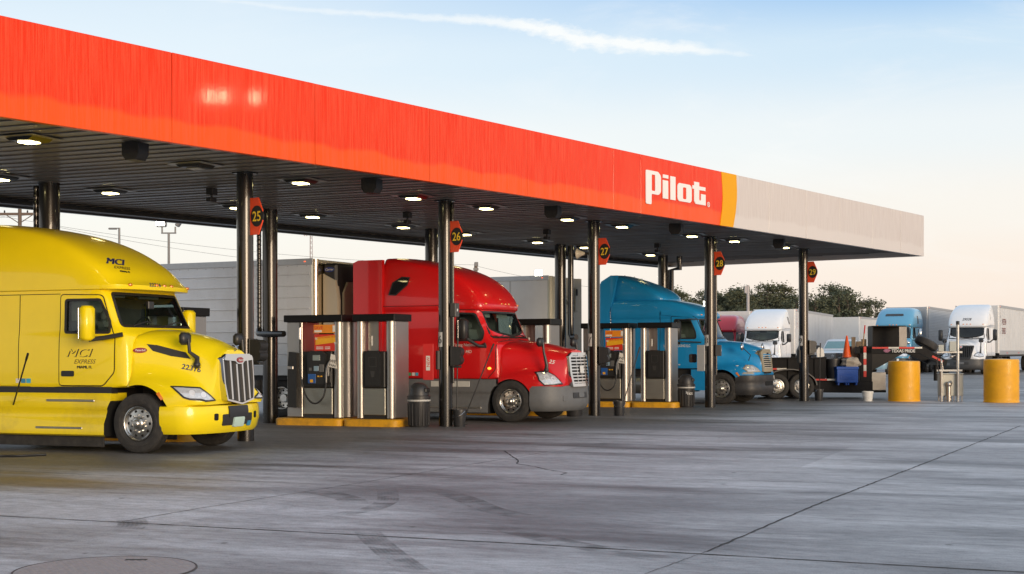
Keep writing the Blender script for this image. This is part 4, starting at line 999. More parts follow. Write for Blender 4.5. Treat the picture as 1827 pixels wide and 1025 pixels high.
def make_truck(sp, name, label, loc, rz):
    t = thing(name, label, 'semi truck', loc, rz); P = sp['paint']; xr = sp['xr']; det = sp.get('detail', True)
    # --- cab and hood shells
    cab = loft('cab', [lev(*l) for l in sp['cab']], [P, HOLE], 2, sp.get('cabcrease', {}), (.9, .3)); cab.parent = t
    hood = loft('hood', [hst(*h) for h in sp['hood']], [P, HOLE], 2, {}, (.9, .55), linecrease=((0, .8), (16, .8))); hood.parent = t
    CB, HB, AB = Body([cab]), Body([hood]), Body([cab, hood])
    ws, win, door = sp['ws'], sp['win'], sp['door']
    cc, cz, cr = sp['arch']
    def tmp(mb, mm): return mb.build('cutter', mm, angle=None)
    well = lambda: [tmp(MB().cyl((cc, s*.70, cz), (cc, s*1.7, cz), cr, n=48).box((cc-cr, s*.7, -.3), (cc+cr, s*1.7, cz-.001)) if False else MB().prism([(cc+cr*math.cos(a), cz+cr*math.sin(a)) for a in [math.pi*i/28 for i in range(29)]]+[(cc-cr-.02, -.2), (cc+cr+.02, -.2)], s*.70, s*1.7), HOLE) for s in (-1, 1)]
    cut(hood, well())
    if sp.get('cabcut', True): cut(cab, well())
    cav = MB().prism(sp['cavity'], -1.0, 1.0)
    wcut = [tmp(cav, INT), tmp(MB().prism(ws, -1.6, .6, 'x'), BLKT)]+[tmp(MB().prism(win, s*.85, s*1.6), BLKT) for s in (-1, 1)]
    cut(cab, wcut)
    b = MB(); CB.patch(b, [ws], 'F', -.022, .006, .12, along=True); wsh = b.build('windshield', sp.get('glass', GLS), t, angle=60)
    b = MB(); CB.ring(b, ws, .05, 'F', -.002, .01, along=True); b.build('seal', BLKT, wsh, angle=60)
    for sgn in ((-1, 1) if det else (1,)):
        b = MB(); b.tube([(sp['wiper'][0]+.03, sgn*.45-.35, sp['wiper'][1]-.02), (sp['wiper'][0]-.03, sgn*.45+.1, sp['wiper'][1]+.06), (sp['wiper'][0]-.03, sgn*.45+.25, sp['wiper'][1]+.05)], .012, 6); b.build('wiper', BLKT, t)
    for side, vw in ((-1, 'R'), (1, 'L')):
        b = MB(); CB.patch(b, [rounded(door, .06), win], vw, .001, .010, .09); dr = b.build('door', P, t, angle=50)
        b = MB(); CB.ring(b, inset(rounded(door, .06), -.012), .016, vw, .001, .004); b.build('door_gap', GAP, dr)
        b = MB(); CB.patch(b, [win], vw, -.02, .006, .15); wp = b.build('window', GLS, dr)
        b = MB(); CB.ring(b, win, .045, vw, .006, .012); b.build('seal', BLKT, wp, angle=60)
        hx, hz_ = sp['handle']; b = MB(); CB.patch(b, [rounded([(hx, hz_), (hx+.27, hz_), (hx+.27, hz_+.10), (hx, hz_+.10)], .03)], vw, .012, .012, .06); b.build('handle', sp.get('handlemat', BLKT), dr)
        # side marker on the fender
        mx, mz = sp['marker'] or (0, 0); b = MB(); AB.patch(b, [[(mx, mz), (mx+.10, mz-.11), (mx+.14, mz-.09), (mx+.05, mz+.03)]], vw, .002, .014, .05) if sp['marker'] else 0; b.build('side_marker', AMB, t) if sp['marker'] else 0
        # headlamp, laid on the corner
        vv = v45(side); hl = sp['headlight']; b = MB(); HB.patch(b, [hl], vv, .004, .016, .05); lamp = b.build('headlight', LAMP, t)
        b = MB(); HB.ring(b, inset(hl, -.012), .03, vv, .002, .016); b.build('bezel', sp.get('bezel', BLKT), lamp)
        b = MB()
        for q in sp['bulbs']:
            HB.patch(b, [[(q[0]+q[2]*math.cos(a), q[1]+q[2]*math.sin(a)) for a in [i*math.pi/6 for i in range(12)]]], vv, .016, .008, .06)
        b.build('lamp_reflector', REFL, lamp)
        # mirrors
        mk, ms, mm = sp['mirror'], sp['mirsize'], sp['mirmat']
        b = MB().box((mk[0]-ms[0]/2, side*mk[1]-ms[1]/2, mk[2]-ms[2]/2), (mk[0]+ms[0]/2, side*mk[1]+ms[1]/2, mk[2]+ms[2]/2), .05); mo = b.build('mirror', mm, t, angle=60)
        b = MB().box((mk[0]-ms[0]/2-.004, side*mk[1]-ms[1]*.4, mk[2]-ms[2]*.44), (mk[0]-ms[0]/2+.001, side*mk[1]+ms[1]*.4, mk[2]+ms[2]*.44), .002); b.build('mirror_glass', CHR, mo)
        b = MB()
        for a in sp['mirarm']: b.tube([(x, side*y, z) for x, y, z in a], sp.get('armr', .03), 8)
        b.build('mirror_arm', BLKT, mo)
        if 'hoodmir' in sp:
            bs, hd, kind = sp['hoodmir']
            b = MB()
            if kind == 'post': b.tube([(bs[0], side*bs[1], bs[2]-.03), (bs[0]+.02, side*(bs[1]+.02), bs[2]+.12), (hd[0]+.08, side*hd[1], hd[2]-.22), (hd[0]+.06, side*hd[1], hd[2])], [.05, .045, .03, .03], 10).sphere((bs[0], side*bs[1], bs[2]), .065)
            else: b.tube([(bs[0], side*bs[1], bs[2]), (bs[0]+.1, side*(bs[1]+.1), bs[2]+.18), (hd[0], side*hd[1], hd[2])], .014, 8)
            hm = b.build('hood_mirror', BLKT, t)
            b = MB(); b.box((hd[0]-.08, side*hd[1]-.13, hd[2]-.10), (hd[0]+.06, side*hd[1]+.13, hd[2]+.12), .05)
            if kind != 'post': b = MB(); b.sphere((hd[0], side*hd[1], hd[2]), .05, .11, .13)
            b.build('mirror_head', sp.get('hoodmirmat', BLKT), hm, angle=60)
        wheel(t, cc, side, 1.06)
        for dx in sp.get('drive', ()): wheel(t, dx, side, .99, drive=True)
        if 'sleepwin' in sp:
            b = MB(); CB.patch(b, [sp['sleepwin']], vw, .002, .006, .08); sw = b.build('sleeper_window', GLD if sp.get('clearsleep') else mat('tinted_pane', (.012, .013, .015), .06, coat=.6), t)
            b = MB(); CB.ring(b, sp['sleepwin'], .03, vw, .002, .014); b.build('seal', P if sp.get('paintseal') else BLKT, sw)
        for sm in sp.get('seams', ()):
            b = MB(); w_ = .006; CB.patch(b, [[(sm[0][0], sm[0][1]-w_), (sm[1][0], sm[1][1]-w_), (sm[1][0]+(.012 if sm[0][0] == sm[1][0] else 0), sm[1][1]+w_), (sm[0][0]+(.012 if sm[0][0] == sm[1][0] else 0), sm[0][1]+w_)]], vw, .001, .003, .12); b.build('panel_gap', GAP, t)
    # --- bumper
    b = MB(); sweep(b, sp['bumper'], sp['bprof']); bp = b.build('bumper', sp['bmat'], t, angle=40)
    for part, a, z0, z1, dx, mm in sp.get('bdet', ()):
        b = MB(); y0, y1 = a; BB = Body([bp]); BB.patch(b, [rounded([(y0, z0), (y1, z0), (y1, z1), (y0, z1)], .03, 3)], 'F', -.004, .018+dx, .08, along=True); b.build(part, mm, bp)
    # --- grille
    sp['grille'](t, HB)
    # --- roof lights
    for y, (x, z) in sp['rooflights']:
        b = MB(); h, n, d = CB.hit((y, z), 'F'); b.sphere((h.x-.01, h.y, h.z), .045, .05, .028, 12, 5); b.build('marker_light', AMB, t)
    # --- lower fairing, chassis
    if sp.get('skirt'):
        x0, x1, z0, z1, mm = sp['skirt']; hw = sp.get('skw', 1.2)
        b = MB()
        for s in (-1, 1): b.prism([(s*(hw-.03), z1), (s*hw, z1-.05), (s*hw, (z0+z1)/2+.12), (s*(hw-.035), (z0+z1)/2+.06), (s*(hw-.03), (z0+z1)/2-.05), (s*(hw+.015), z0+.22), (s*(hw+.01), z0+.03), (s*(hw-.03), z0), (s*.75, z0), (s*.75, z1)], x0, x1, 'x')
        o = b.build('side_skirt', mm, t, angle=30); cut(o, well())
        for s in (-1, 1):
            for xa, xb, z in sp['steps']: MB().box((xa, s*(hw-.02), z-.02), (xb, s*(hw+.02), z+.02), .008).build('step', STEPM, t)
    b = MB()
    for s in (-1, 1): b.box((.9, s*.43-.05, .62), (sp.get('rear', xr-2.6), s*.43+.05, .9))
    b.box((-.4, -.62, .35), (.95, .62, .9)); b.box((sp['cab'][0][1]-.6, -1.02, .55), (xr+.1, 1.02, sp['cab'][0][0]+.02)); b.cyl((cc, -.95, .5), (cc, .95, .5), .07, n=10); b.build('chassis', FRM, t)
    if det:
        ix = sp['dash']; b = MB(); b.prism([(ix, 1.45), (ix, sp['wiper'][1]-.09), (ix-.28, sp['wiper'][1]-.03), (ix-.5, sp['wiper'][1]-.13), (ix-.5, 1.45)], -.98, .98); b.build('dashboard', INT, t)
        for s in (-1, 1):
            b = MB(); b.box((ix-1.35, s*.62-.25, 1.5), (ix-.8, s*.62+.25, 1.72), .06).prism([(ix-1.3, 1.7), (ix-1.15, 1.7), (ix-1.3, 2.32), (ix-1.44, 2.32)], s*.62-.24, s*.62+.24).box((ix-1.48, s*.62-.13, 2.34), (ix-1.36, s*.62+.13, 2.52), .04); b.build('seat', SEAT, t)
        M = Matrix.Translation((ix-.62, .60, sp['wiper'][1]-.02)) @ Matrix.Rotation(R(-62), 4, 'Y'); b = MB(); b.tube([tuple(M @ Vector((.21*math.cos(a), .21*math.sin(a), 0))) for a in [i*math.pi/12 for i in range(25)]], .016, 8).cyl(tuple(M @ Vector((0, 0, 0))), tuple(M @ Vector((0, 0, -.3))), .03); b.box((-.01, -.2, -.01), (.01, .2, .01), M=M); b.build('steering_wheel', BLKT, t)
        b = MB(); b.box((ix-1.75, -.98, 1.5), (ix-1.70, .98, sp['ws'][0][1]+.5)); b.build('curtain', CURT, t)
        for s in (-1, 1): MB().box((ix-.40, s*.5-.3, sp['wiper'][1]+.50), (ix-.36, s*.5+.3, sp['wiper'][1]+.62), .01).build('sun_visor', CURT, t)
    return t, CB, HB, AB
def strips_grille(poly_, zs, ys, surround, bar, back, w=.07, deep=.05, name='grille', nb=0, vb=0, pl=(1.25, .12, .0)):
    def f(t, HB):
        HB = Plane(*pl)
        b = MB(); HB.patch(b, [poly_], 'F', .002, deep*.3, .08, along=True); g = b.build(name, back, t)
        b = MB(); HB.ring(b, inset(poly_, -w*.35), w, 'F', .0, deep, along=True, grid=.06); HB.patch(b, [inset(poly_, -w*.55)], 'F', -.30, .29, .15, along=True); b.build('surround', surround, g, angle=50)
        zmin, zmax = min(p[1] for p in poly_), max(p[1] for p in poly_)
        def span(c, ax):
            o = 1-ax; hs = []
            for i in range(len(poly_)):
                p, q = poly_[i-1], poly_[i]
                if (p[ax] > c) != (q[ax] > c): hs.append(p[o]+(q[o]-p[o])*(c-p[ax])/(q[ax]-p[ax]))
            return min(hs)+.015, max(hs)-.015
        b = MB()
        for i in range(nb):
            z = zmin+(zmax-zmin)*(i+.5)/nb; y0, y1 = span(z, 1); h = (zmax-zmin)/nb*.21
            HB.patch(b, [[(y0, z-h), (y1, z-h), (y1, z+h), (y0, z+h)]], 'F', .012, deep*.6, .1, along=True)
        ymin, ymax = min(p[0] for p in poly_), max(p[0] for p in poly_)
        for i in range(vb):
            y = ymin+(ymax-ymin)*(i+1)/(vb+1); z0, z1 = span(y, 0)
            HB.patch(b, [[(y-.022, z0), (y+.022, z0), (y+.022, z1), (y-.022, z1)]], 'F', .012, deep*.8, .1, along=True)
        b.build('bars', bar, g, angle=50)
        return g
    return f
# ---- yellow long-nose
YP = paint('truck_yellow', (.93, .72, .006)); YPG = paint('truck_yellow_grimy', (.93, .72, .006), rough=.38, dirt=((.30, .22, .05), .45)); NAVY = mat('navy_ink', (.012, .018, .13), .5)
def yel_grille(t, HB):
    HB = Plane(*(1.265, .10, .08))
    gp = [(-.46, 1.62), (-.36, 1.68), (.36, 1.68), (.46, 1.62), (.45, 1.2), (.40, .92), (.0, .845), (-.40, .92), (-.45, 1.2)]
    g = strips_grille(gp, None, None, CHR, CHR, MESH, .03, .045, vb=4, pl=(1.265, .10, .08))(t, HB)
    b = MB(); HB.patch(b, [rounded([(-.42, 1.68), (.42, 1.68), (.46, 1.60), (.15, 1.58), (.08, 1.53), (-.08, 1.53), (-.15, 1.58), (-.46, 1.60)], .02)], 'F', .03, .035, .06, along=True); b.build('crown', CHR, g, angle=50)
    b = MB(); HB.patch(b, [[(.10*math.cos(a), 1.60+.05*math.sin(a)) for a in [i*math.pi/10 for i in range(20)]]], 'F', .066, .01, .05, along=True); e = b.build('emblem', mat('emblem_red', (.30, .02, .02), .3, coat=.5), g)
    b = MB(); HB.text(b, 'Peterbilt', (-.075, 1.583), .045, 'F', off=.085, shear=.2, bold=.002); b.build('lettering', PAPER, e)
    b = MB(); b.tube([(1.16, 0, 1.76), (1.24, 0, 1.80), (1.2, 0, 1.84)], .018, 8).tube([(1.2, -.09, 1.85), (1.2, 0, 1.83), (1.2, .09, 1.85)], .014, 8); b.build('hood_ornament', CHR, t)
PETE = dict(paint=YP, xr=-3.95, detail=True, cab=[(1.13, -.16, 1.185, -3.95, .3), (1.25, -.16, 1.19, -3.95, .3), (1.9, -.16, 1.185, -3.95, .35), (2.08, -.22, 1.16, -3.95, .4), (2.16, -.38, 1.15, -3.95, .4), (2.5, -.53, 1.14, -3.95, .4), (2.83, -.69, 1.13, -3.95, .4), (2.84, -.62, 1.14, -3.95, .8), (2.845, -.27, 1.18, -3.95, 1.25), (2.92, -.25, 1.18, -3.95, 1.25), (3.0, -.40, 1.18, -3.95, 1.25), (3.2, -.58, 1.18, -3.95, 1.2), (3.45, -.95, 1.15, -3.95, 1.15), (3.70, -1.42, 1.07, -3.95, 1.1), (3.90, -2.0, .96, -3.95, 1.05), (4.04, -2.65, .90, -3.95, 1.2, .82), (4.10, -3.2, .75, -3.95, .8, .62)],
    cabcrease={0: .9, 6: 1., 7: 1., 8: 1., 9: .6},
    hood=[(-.24, .35, 1.19, 1.30, 1.06, 1.50, .98, 2.05, 2.15), (-.1, .35, 1.21, 1.30, 1.02, 1.46, .93, 2.03, 2.15), (.2, .35, 1.225, 1.29, .93, 1.40, .80, 1.96, 2.11), (.55, .42, 1.22, 1.22, .80, 1.33, .68, 1.87, 2.04), (.85, .80, 1.15, 1.13, .70, 1.26, .58, 1.77, 1.94), (1.04, .82, 1.07, 1.06, .62, 1.18, .54, 1.68, 1.84), (1.18, .83, .93, 1.0, .58, 1.10, .53, 1.67, 1.79)],
    ws=rounded([(-1.0, 2.20), (1.0, 2.20), (.93, 2.775), (-.93, 2.775)], .05), win=rounded([(-1.53, 2.09), (-.60, 2.08), (-.62, 2.28), (-.83, 2.66), (-1.53, 2.66)], .04), door=[(-1.64, 1.17), (-.72, 1.17), (-.50, 1.40), (-.50, 2.0), (-.57, 2.12), (-.80, 2.73), (-1.64, 2.75)],
    arch=(0, .50, .68), cavity=[(-.50, 1.42), (-.50, 2.12), (-.84, 2.74), (-2.7, 2.74), (-2.7, 1.42)], wiper=(-.40, 2.22), dash=-.62, handle=(-1.59, 1.32), marker=(.40, 1.03),
    headlight=[(-.30, 1.13), (.13, 1.10), (.36, .92), (.20, .915), (.13, .935), (-.06, .95), (-.15, .98)], bulbs=[(-.02, 1.03, .05), (.17, 1.0, .045)],
    mirror=(-.80, 1.50, 2.24), mirsize=(.20, .26, .60), mirmat=YP, mirarm=[[(-.34, 1.13, 2.05), (-.6, 1.3, 1.99), (-.80, 1.46, 1.96)]], armr=.04,
    hoodmir=((.86, .68, 1.52), (.74, .84, 1.96), 'post'),
    bumper=[(.46, 1.205), (.75, 1.20), (.93, 1.13), (1.06, .98), (1.17, .74), (1.235, .4), (1.25, 0)], bprof=[(-.04, .82), (-.005, .805), (.012, .72), (.008, .55), (-.03, .40), (-.08, .335), (-.12, .35), (-.12, .8)], bmat=YP,
    bdet=[('intake', (-.46, .46), .46, .66, .0, MESH), ('centre_panel', (-.30, .30), .60, .80, .012, BLKT), ('fog_recess', (-.66, -.57), .56, .68, .0, HOLE), ('fog_recess', (.57, .66), .56, .68, .0, HOLE), ('license_plate', (-.17, .15), .43, .60, .03, mat('plate_green', (.50, .66, .58), .5)), ('sticker', (.30, .42), .43, .52, .012, mat('sticker_blue', (.05, .26, .46), .5))],
    grille=yel_grille, rooflights=[(-.85, (0, 2.92)), (-.22, (0, 2.93)), (0, (0, 2.93)), (.22, (0, 2.93)), (.85, (0, 2.92))],
    skirt=(-3.95, -.55, .28, 1.03, YPG), steps=[(-1.91, -.88, .90), (-2.15, -1.14, .42)], drive=(), seams=[((-3.9, 2.77), (-1.66, 2.77)), ((-2.55, 1.15), (-2.55, 2.76))])
def place_w(px_world, hd): return (*px_world, 0), R(hd)
t, CB, HB, AB = make_truck(PETE, 'semi_truck', 'glossy yellow sleeper semi truck with chrome grille at the left, blue numbers on its hood', *place_w((-5.99, 25.13), -21.5))
YT = t
def kid(o, n): return [c for c in o.children if c.name.split('.')[0] == n]
drs = kid(t, 'door')
for dr, vw, fl, x0 in ((drs[0], 'R', 1, -1.50), (drs[1], 'L', -1, -.72)):
    b = MB(); CB.text(b, 'MCI', (x0, 1.66), .205, vw, fl, rot=-.0, off=.0125, bold=.006, shear=.30, cond=1.5); b.build('lettering', INK, dr)
    b = MB(); CB.text(b, 'MCI', (x0-fl*.012, 1.667), .205, vw, fl, off=.0145, bold=.0, shear=.30, cond=1.5); b.build('lettering', YP, dr)
    b = MB(); CB.text(b, 'EXPRESS', (x0+fl*.17, 1.545), .105, vw, fl, off=.0125, bold=.003, shear=.35, cond=1.15); b.build('lettering', mat('ink_soft', (.20, .14, .02), .6), dr)
    b = MB(); CB.text(b, 'MIAMI, FL', (x0+fl*.24, 1.46), .07, vw, fl, off=.0125, bold=.003, cond=1.1); b.build('lettering', INK, dr)
rt = loft  # (keeps the name of the roof lettering helper short)
b = MB(); CB.text(b, 'MCI', (-1.25, 3.30), .17, v45(-1), 1, rot=-.06, off=.006, bold=.006, shear=.25, cond=1.15); b.build('roof_lettering', NAVY, t)
b = MB(); CB.text(b, 'EXPRESS', (-1.12, 3.215), .07, v45(-1), 1, rot=-.06, off=.006, bold=.004, shear=.2, cond=1.15); CB.text(b, 'MIAMI, FL', (-1.02, 3.15), .045, v45(-1), 1, rot=-.06, off=.006, bold=.003); b.build('roof_lettering', INK, t)
b = MB(); CB.text(b, '22316', (-.52, 2.905), .095, v45(-1), 1, off=.006, bold=.003, shear=.25); b.build('number', NAVY, t)
for side, fl, x0 in ((-1, 1, .78), (1, -1, 1.22)):
    b = MB(); HB.text(b, '22316', (-.12, 1.455) if fl > 0 else (-.26, 1.37), .125, v45(side), 1, rot=-.22*fl, off=.006, bold=.004, shear=.1); b.build('number', NAVY, t)
    vw = 'R' if side < 0 else 'L'
    b = MB(); HB.patch(b, [[(-.02, 1.88), (.14, 1.86), (.62, 1.73), (.72, 1.62), (.40, 1.67), (.10, 1.76)]], vw, .002, .006, .06); b.build('hood_vent', MESH, t)
    b = MB(); HB.patch(b, [[(-.10+.11*math.cos(a), 1.77+.045*math.sin(a)) for a in [i*math.pi/10 for i in range(20)]]], vw, .003, .01, .05); e = b.build('emblem', MATS['emblem_red'], t)
    b = MB(); HB.text(b, 'Peterbilt', (-.10-fl*.08, 1.755), .048, vw, fl, off=.016, shear=.2, bold=.002); b.build('lettering', PAPER, e)
    y0, y1 = sorted((side*1.0, side*1.17)); b = MB().box((-3.9, y0, 1.02), (-.55, y1, 1.14)); cut(b.build('stripe_recess', BLKT, t, angle=None), [MB().prism([(.74*math.cos(a), .5+.74*math.sin(a)) for a in [math.pi*i/28 for i in range(29)]]+[(-.8, -.2), (.8, -.2)], side*.7, side*1.7).build('cutter', BLKT, angle=None)])
    MB().box((-3.9, side*1.06, .09), (-.78, side*1.09, .30), .005).build('rubber_flap', RUB, t)
    for i, mm in enumerate((PAPER, MATS['sticker_blue'], mat('sticker_cyan', (.06, .42, .62), .5))):
        b = MB(); CB.patch(b, [[(-2.60+i*.115, 1.20), (-2.50+i*.115, 1.20), (-2.50+i*.115, 1.28), (-2.60+i*.115, 1.28)]], vw, .001, .002, .1); b.build('sticker', mm, t)
b = MB(); BB = Body([kid(t, 'bumper')[0]]); BB.text(b, 'JDO 4SE', (-.145, .475), .085, 'F', 1, off=.036, bold=.002, cond=.82); b.build('plate_number', mat('plate_ink', (.05, .12, .09), .6), kid(t, 'bumper')[0])
MB().box((-.62, -.10, 2.52), (-.55, .06, 2.66), .01).build('dash_camera', BLKT, t)

# ---- aerodynamic sleeper truck (red one at the pumps, white one parked behind)
def casc_grille(t, HB):
    HB = Plane(*(1.325, .20, .10))
    gp = [(-.50, 1.58), (-.40, 1.645), (.40, 1.645), (.50, 1.58), (.50, 1.2), (.44, .93), (-.44, .93), (-.50, 1.2)]
    g = strips_grille(gp, None, None, CHR, CHR, HOLE, .075, .05, nb=9, pl=(1.325, .20, .10))(t, HB)
    b = MB()
    for y in (-.24, 0, .24): HB.patch(b, [[(y-.014, .94), (y+.014, .94), (y+.014, 1.63), (y-.014, 1.63)]], 'F', .012, .036, .12, along=True)
    b.build('bars', CHR, g)
    b = MB(); HB.patch(b, [[(-.17, 1.62), (.17, 1.62), (.15, 1.70), (-.15, 1.70)]], 'F', .045, .012, .08, along=True); e = b.build('emblem', CHR, g)
def CASC(P, bm, **k):
    d = dict(paint=P, xr=-3.75, cab=[(1.06, -.30, 1.185, -3.75, .3), (1.2, -.30, 1.19, -3.75, .3), (1.85, -.30, 1.185, -3.75, .35), (1.98, -.36, 1.16, -3.75, .4), (2.05, -.53, 1.15, -3.75, .6), (2.4, -.68, 1.13, -3.75, .6), (2.76, -.84, 1.11, -3.75, .6), (2.80, -.74, 1.13, -3.75, .7), (2.90, -.70, 1.15, -3.75, .8), (3.2, -.84, 1.14, -3.75, .9), (3.5, -1.14, 1.11, -3.75, .95), (3.75, -1.54, 1.05, -3.75, 1.), (3.95, -2.1, 1.03, -3.75, 1.3, .96), (4.09, -2.75, .96, -3.75, 1.3, .86), (4.16, -3.2, .85, -3.75, .8, .7)],
        cabcrease={0: .9, 6: .4, 7: .4},
        hood=[(-.39, .30, 1.19, 1.18, 1.10, 1.45, 1.0, 1.90, 2.0), (-.2, .30, 1.205, 1.19, 1.04, 1.42, .95, 1.90, 2.01), (.15, .32, 1.215, 1.22, .95, 1.36, .84, 1.86, 1.99), (.55, .50, 1.21, 1.22, .84, 1.30, .74, 1.78, 1.92), (.88, .84, 1.16, 1.16, .76, 1.22, .68, 1.68, 1.83), (1.06, .86, 1.04, 1.06, .68, 1.10, .62, 1.67, 1.81), (1.22, .88, .86, .98, .60, 1.04, .58, 1.66, 1.78)],
        ws=rounded([(-1.0, 2.09), (1.0, 2.09), (.93, 2.73), (-.93, 2.73)], .05), win=rounded([(-1.53, 2.02), (-.82, 2.01), (-.80, 2.2), (-1.05, 2.68), (-1.53, 2.70)], .06), door=[(-1.62, 1.08), (-.66, 1.08), (-.46, 1.3), (-.46, 2.03), (-.74, 2.3), (-.95, 2.76), (-1.62, 2.78)],
        arch=(-.03, .46, .60), cavity=[(-.62, 1.4), (-.62, 2.02), (-.98, 2.70), (-2.7, 2.72), (-2.7, 1.4)], wiper=(-.56, 2.10), dash=-.72, handle=(-1.58, 1.42), handlemat=P, marker=None,
        headlight=[(-.30, 1.20), (-.06, 1.23), (.12, 1.12), (.24, .95), (-.18, .93), (-.28, 1.04)], bulbs=[(-.12, 1.11, .07), (.04, 1.05, .06)],
        mirror=(-1.15, 1.50, 2.28), mirsize=(.20, .26, .52), mirmat=BLKT, mirarm=[[(-.72, 1.14, 1.86), (-.85, 1.3, 1.88), (-1.1, 1.46, 2.06)], [(-.7, 1.12, 1.80), (-.74, 1.2, 1.94)]], armr=.04,
        hoodmir=((.86, 1.0, 1.28), (.72, 1.02, 1.95), 'post'),
        bumper=[(.50, 1.205), (.80, 1.195), (1.0, 1.1), (1.17, .88), (1.27, .6), (1.33, .3), (1.345, 0)], bprof=[(-.05, .90), (-.01, .885), (.0, .72), (.012, .60), (.005, .42), (-.06, .30), (-.11, .27), (-.13, .30), (-.13, .88)], bmat=bm,
        bdet=[('intake', (-.42, .42), .58, .72, .0, BLKT), ('fog_recess', (-.80, -.64), .52, .66, .004, bm), ('tow_panel', (-.16, .16), .60, .72, .012, GRY)],
        grille=casc_grille, rooflights=[(-.9, (0, 2.93)), (-.2, (0, 2.94)), (0, (0, 2.94)), (.2, (0, 2.94)), (.9, (0, 2.93))],
        skirt=(-3.7, -.46, .20, 1.05, bm), steps=[(-2.3, -.82, .34)], skw=1.19, sleepwin=[(-3.50, 3.20), (-3.30, 3.19), (-2.98, 3.44), (-2.93, 3.62), (-3.15, 3.64), (-3.40, 3.50)], seams=[((-3.7, 2.90), (-2.0, 2.90)), ((-2.0, 2.885), (-1.66, 2.83)), ((-2.06, 1.08), (-2.06, 2.89))], drive=(-5.55, -6.86), rear=-7.6)
    d.update(k); return d
RP = paint('truck_red', (.64, .010, .012)); WP = paint('truck_white', (.74, .75, .76)); 
t, CB, HB, AB = make_truck(CASC(RP, GRY), 'semi_truck', 'shiny red sleeper semi truck with grey bumper, in the middle of the pumps', *place_w((.5, 35.4), -26))
RT = t
def extenders(t, P, x0, x1, z0, z1):
    for s in (-1, 1):
        b = MB(); y0, y1 = s*1.06, s*1.19
        b.prism([(x0, z0), (x1, z0), (x1, z1-.06), (x1+.15, z1), (x0, z1)], min(y0, y1), max(y0, y1)); b.build('side_extender', P, t)
extenders(t, RP, -3.68, -4.55, 1.15, 4.10)
for side, fl, vw in ((-1, 1, 'R'), (1, -1, 'L')):
    dr = kid(t, 'door')[0 if side < 0 else 1]
    b = MB(); CB.text(b, 'Young National', (-1.62 if fl > 0 else -.62, 1.87), .105, vw, fl, off=.013, bold=.001); CB.text(b, 'Joplin, MO', (-1.55 if fl > 0 else -.7, 1.70), .105, vw, fl, off=.013, bold=.001, shear=.15); b.build('lettering', PAPER, dr)
    b = MB(); HB.text(b, '25', (.04 if fl > 0 else -.2, 1.45), .13, v45(side), 1, rot=-.2*fl, off=.006, bold=.002, shear=.3); b.build('number', PAPER, t)
    for i, mm in enumerate((MATS['sticker_blue'], mat('sticker_green', (.08, .35, .15), .5), PAPER, MATS['sticker_cyan'])):
        b = MB(); CB.patch(b, [[(-3.0+i*.10, 1.13), (-2.92+i*.10, 1.13), (-2.92+i*.10, 1.21), (-3.0+i*.10, 1.21)]], vw, .001, .002, .1); b.build('sticker', mm, t)
    b = MB().box((-2.25, side*1.185, .86), (-1.15, side*1.205, 1.0), .004).build('tank_band', mat('band_white', (.55, .55, .52), .5), t)
    b = MB().sphere((-.60, side*1.19, 1.32), .05, .03, .035).build('turn_signal', AMBL, t)
    b = MB().cyl((-2.6, side*1.12, .72), (-2.45, side*1.12, .72), .30).build('fairing_cap', GRY, t) if False else None
b = MB(); HB = Plane(1.325, .20, .10); HB.patch(b, [rounded([(-.11, 1.2), (.11, 1.2), (.11, 1.38), (-.11, 1.38)], .02)], 'F', .06, .006, .1, along=True); b.build('grille_plate', mat('plate_pale', (.66, .66, .64), .5, var=.4, scale=40), t)
LP_ = kid(t, 'lettering')

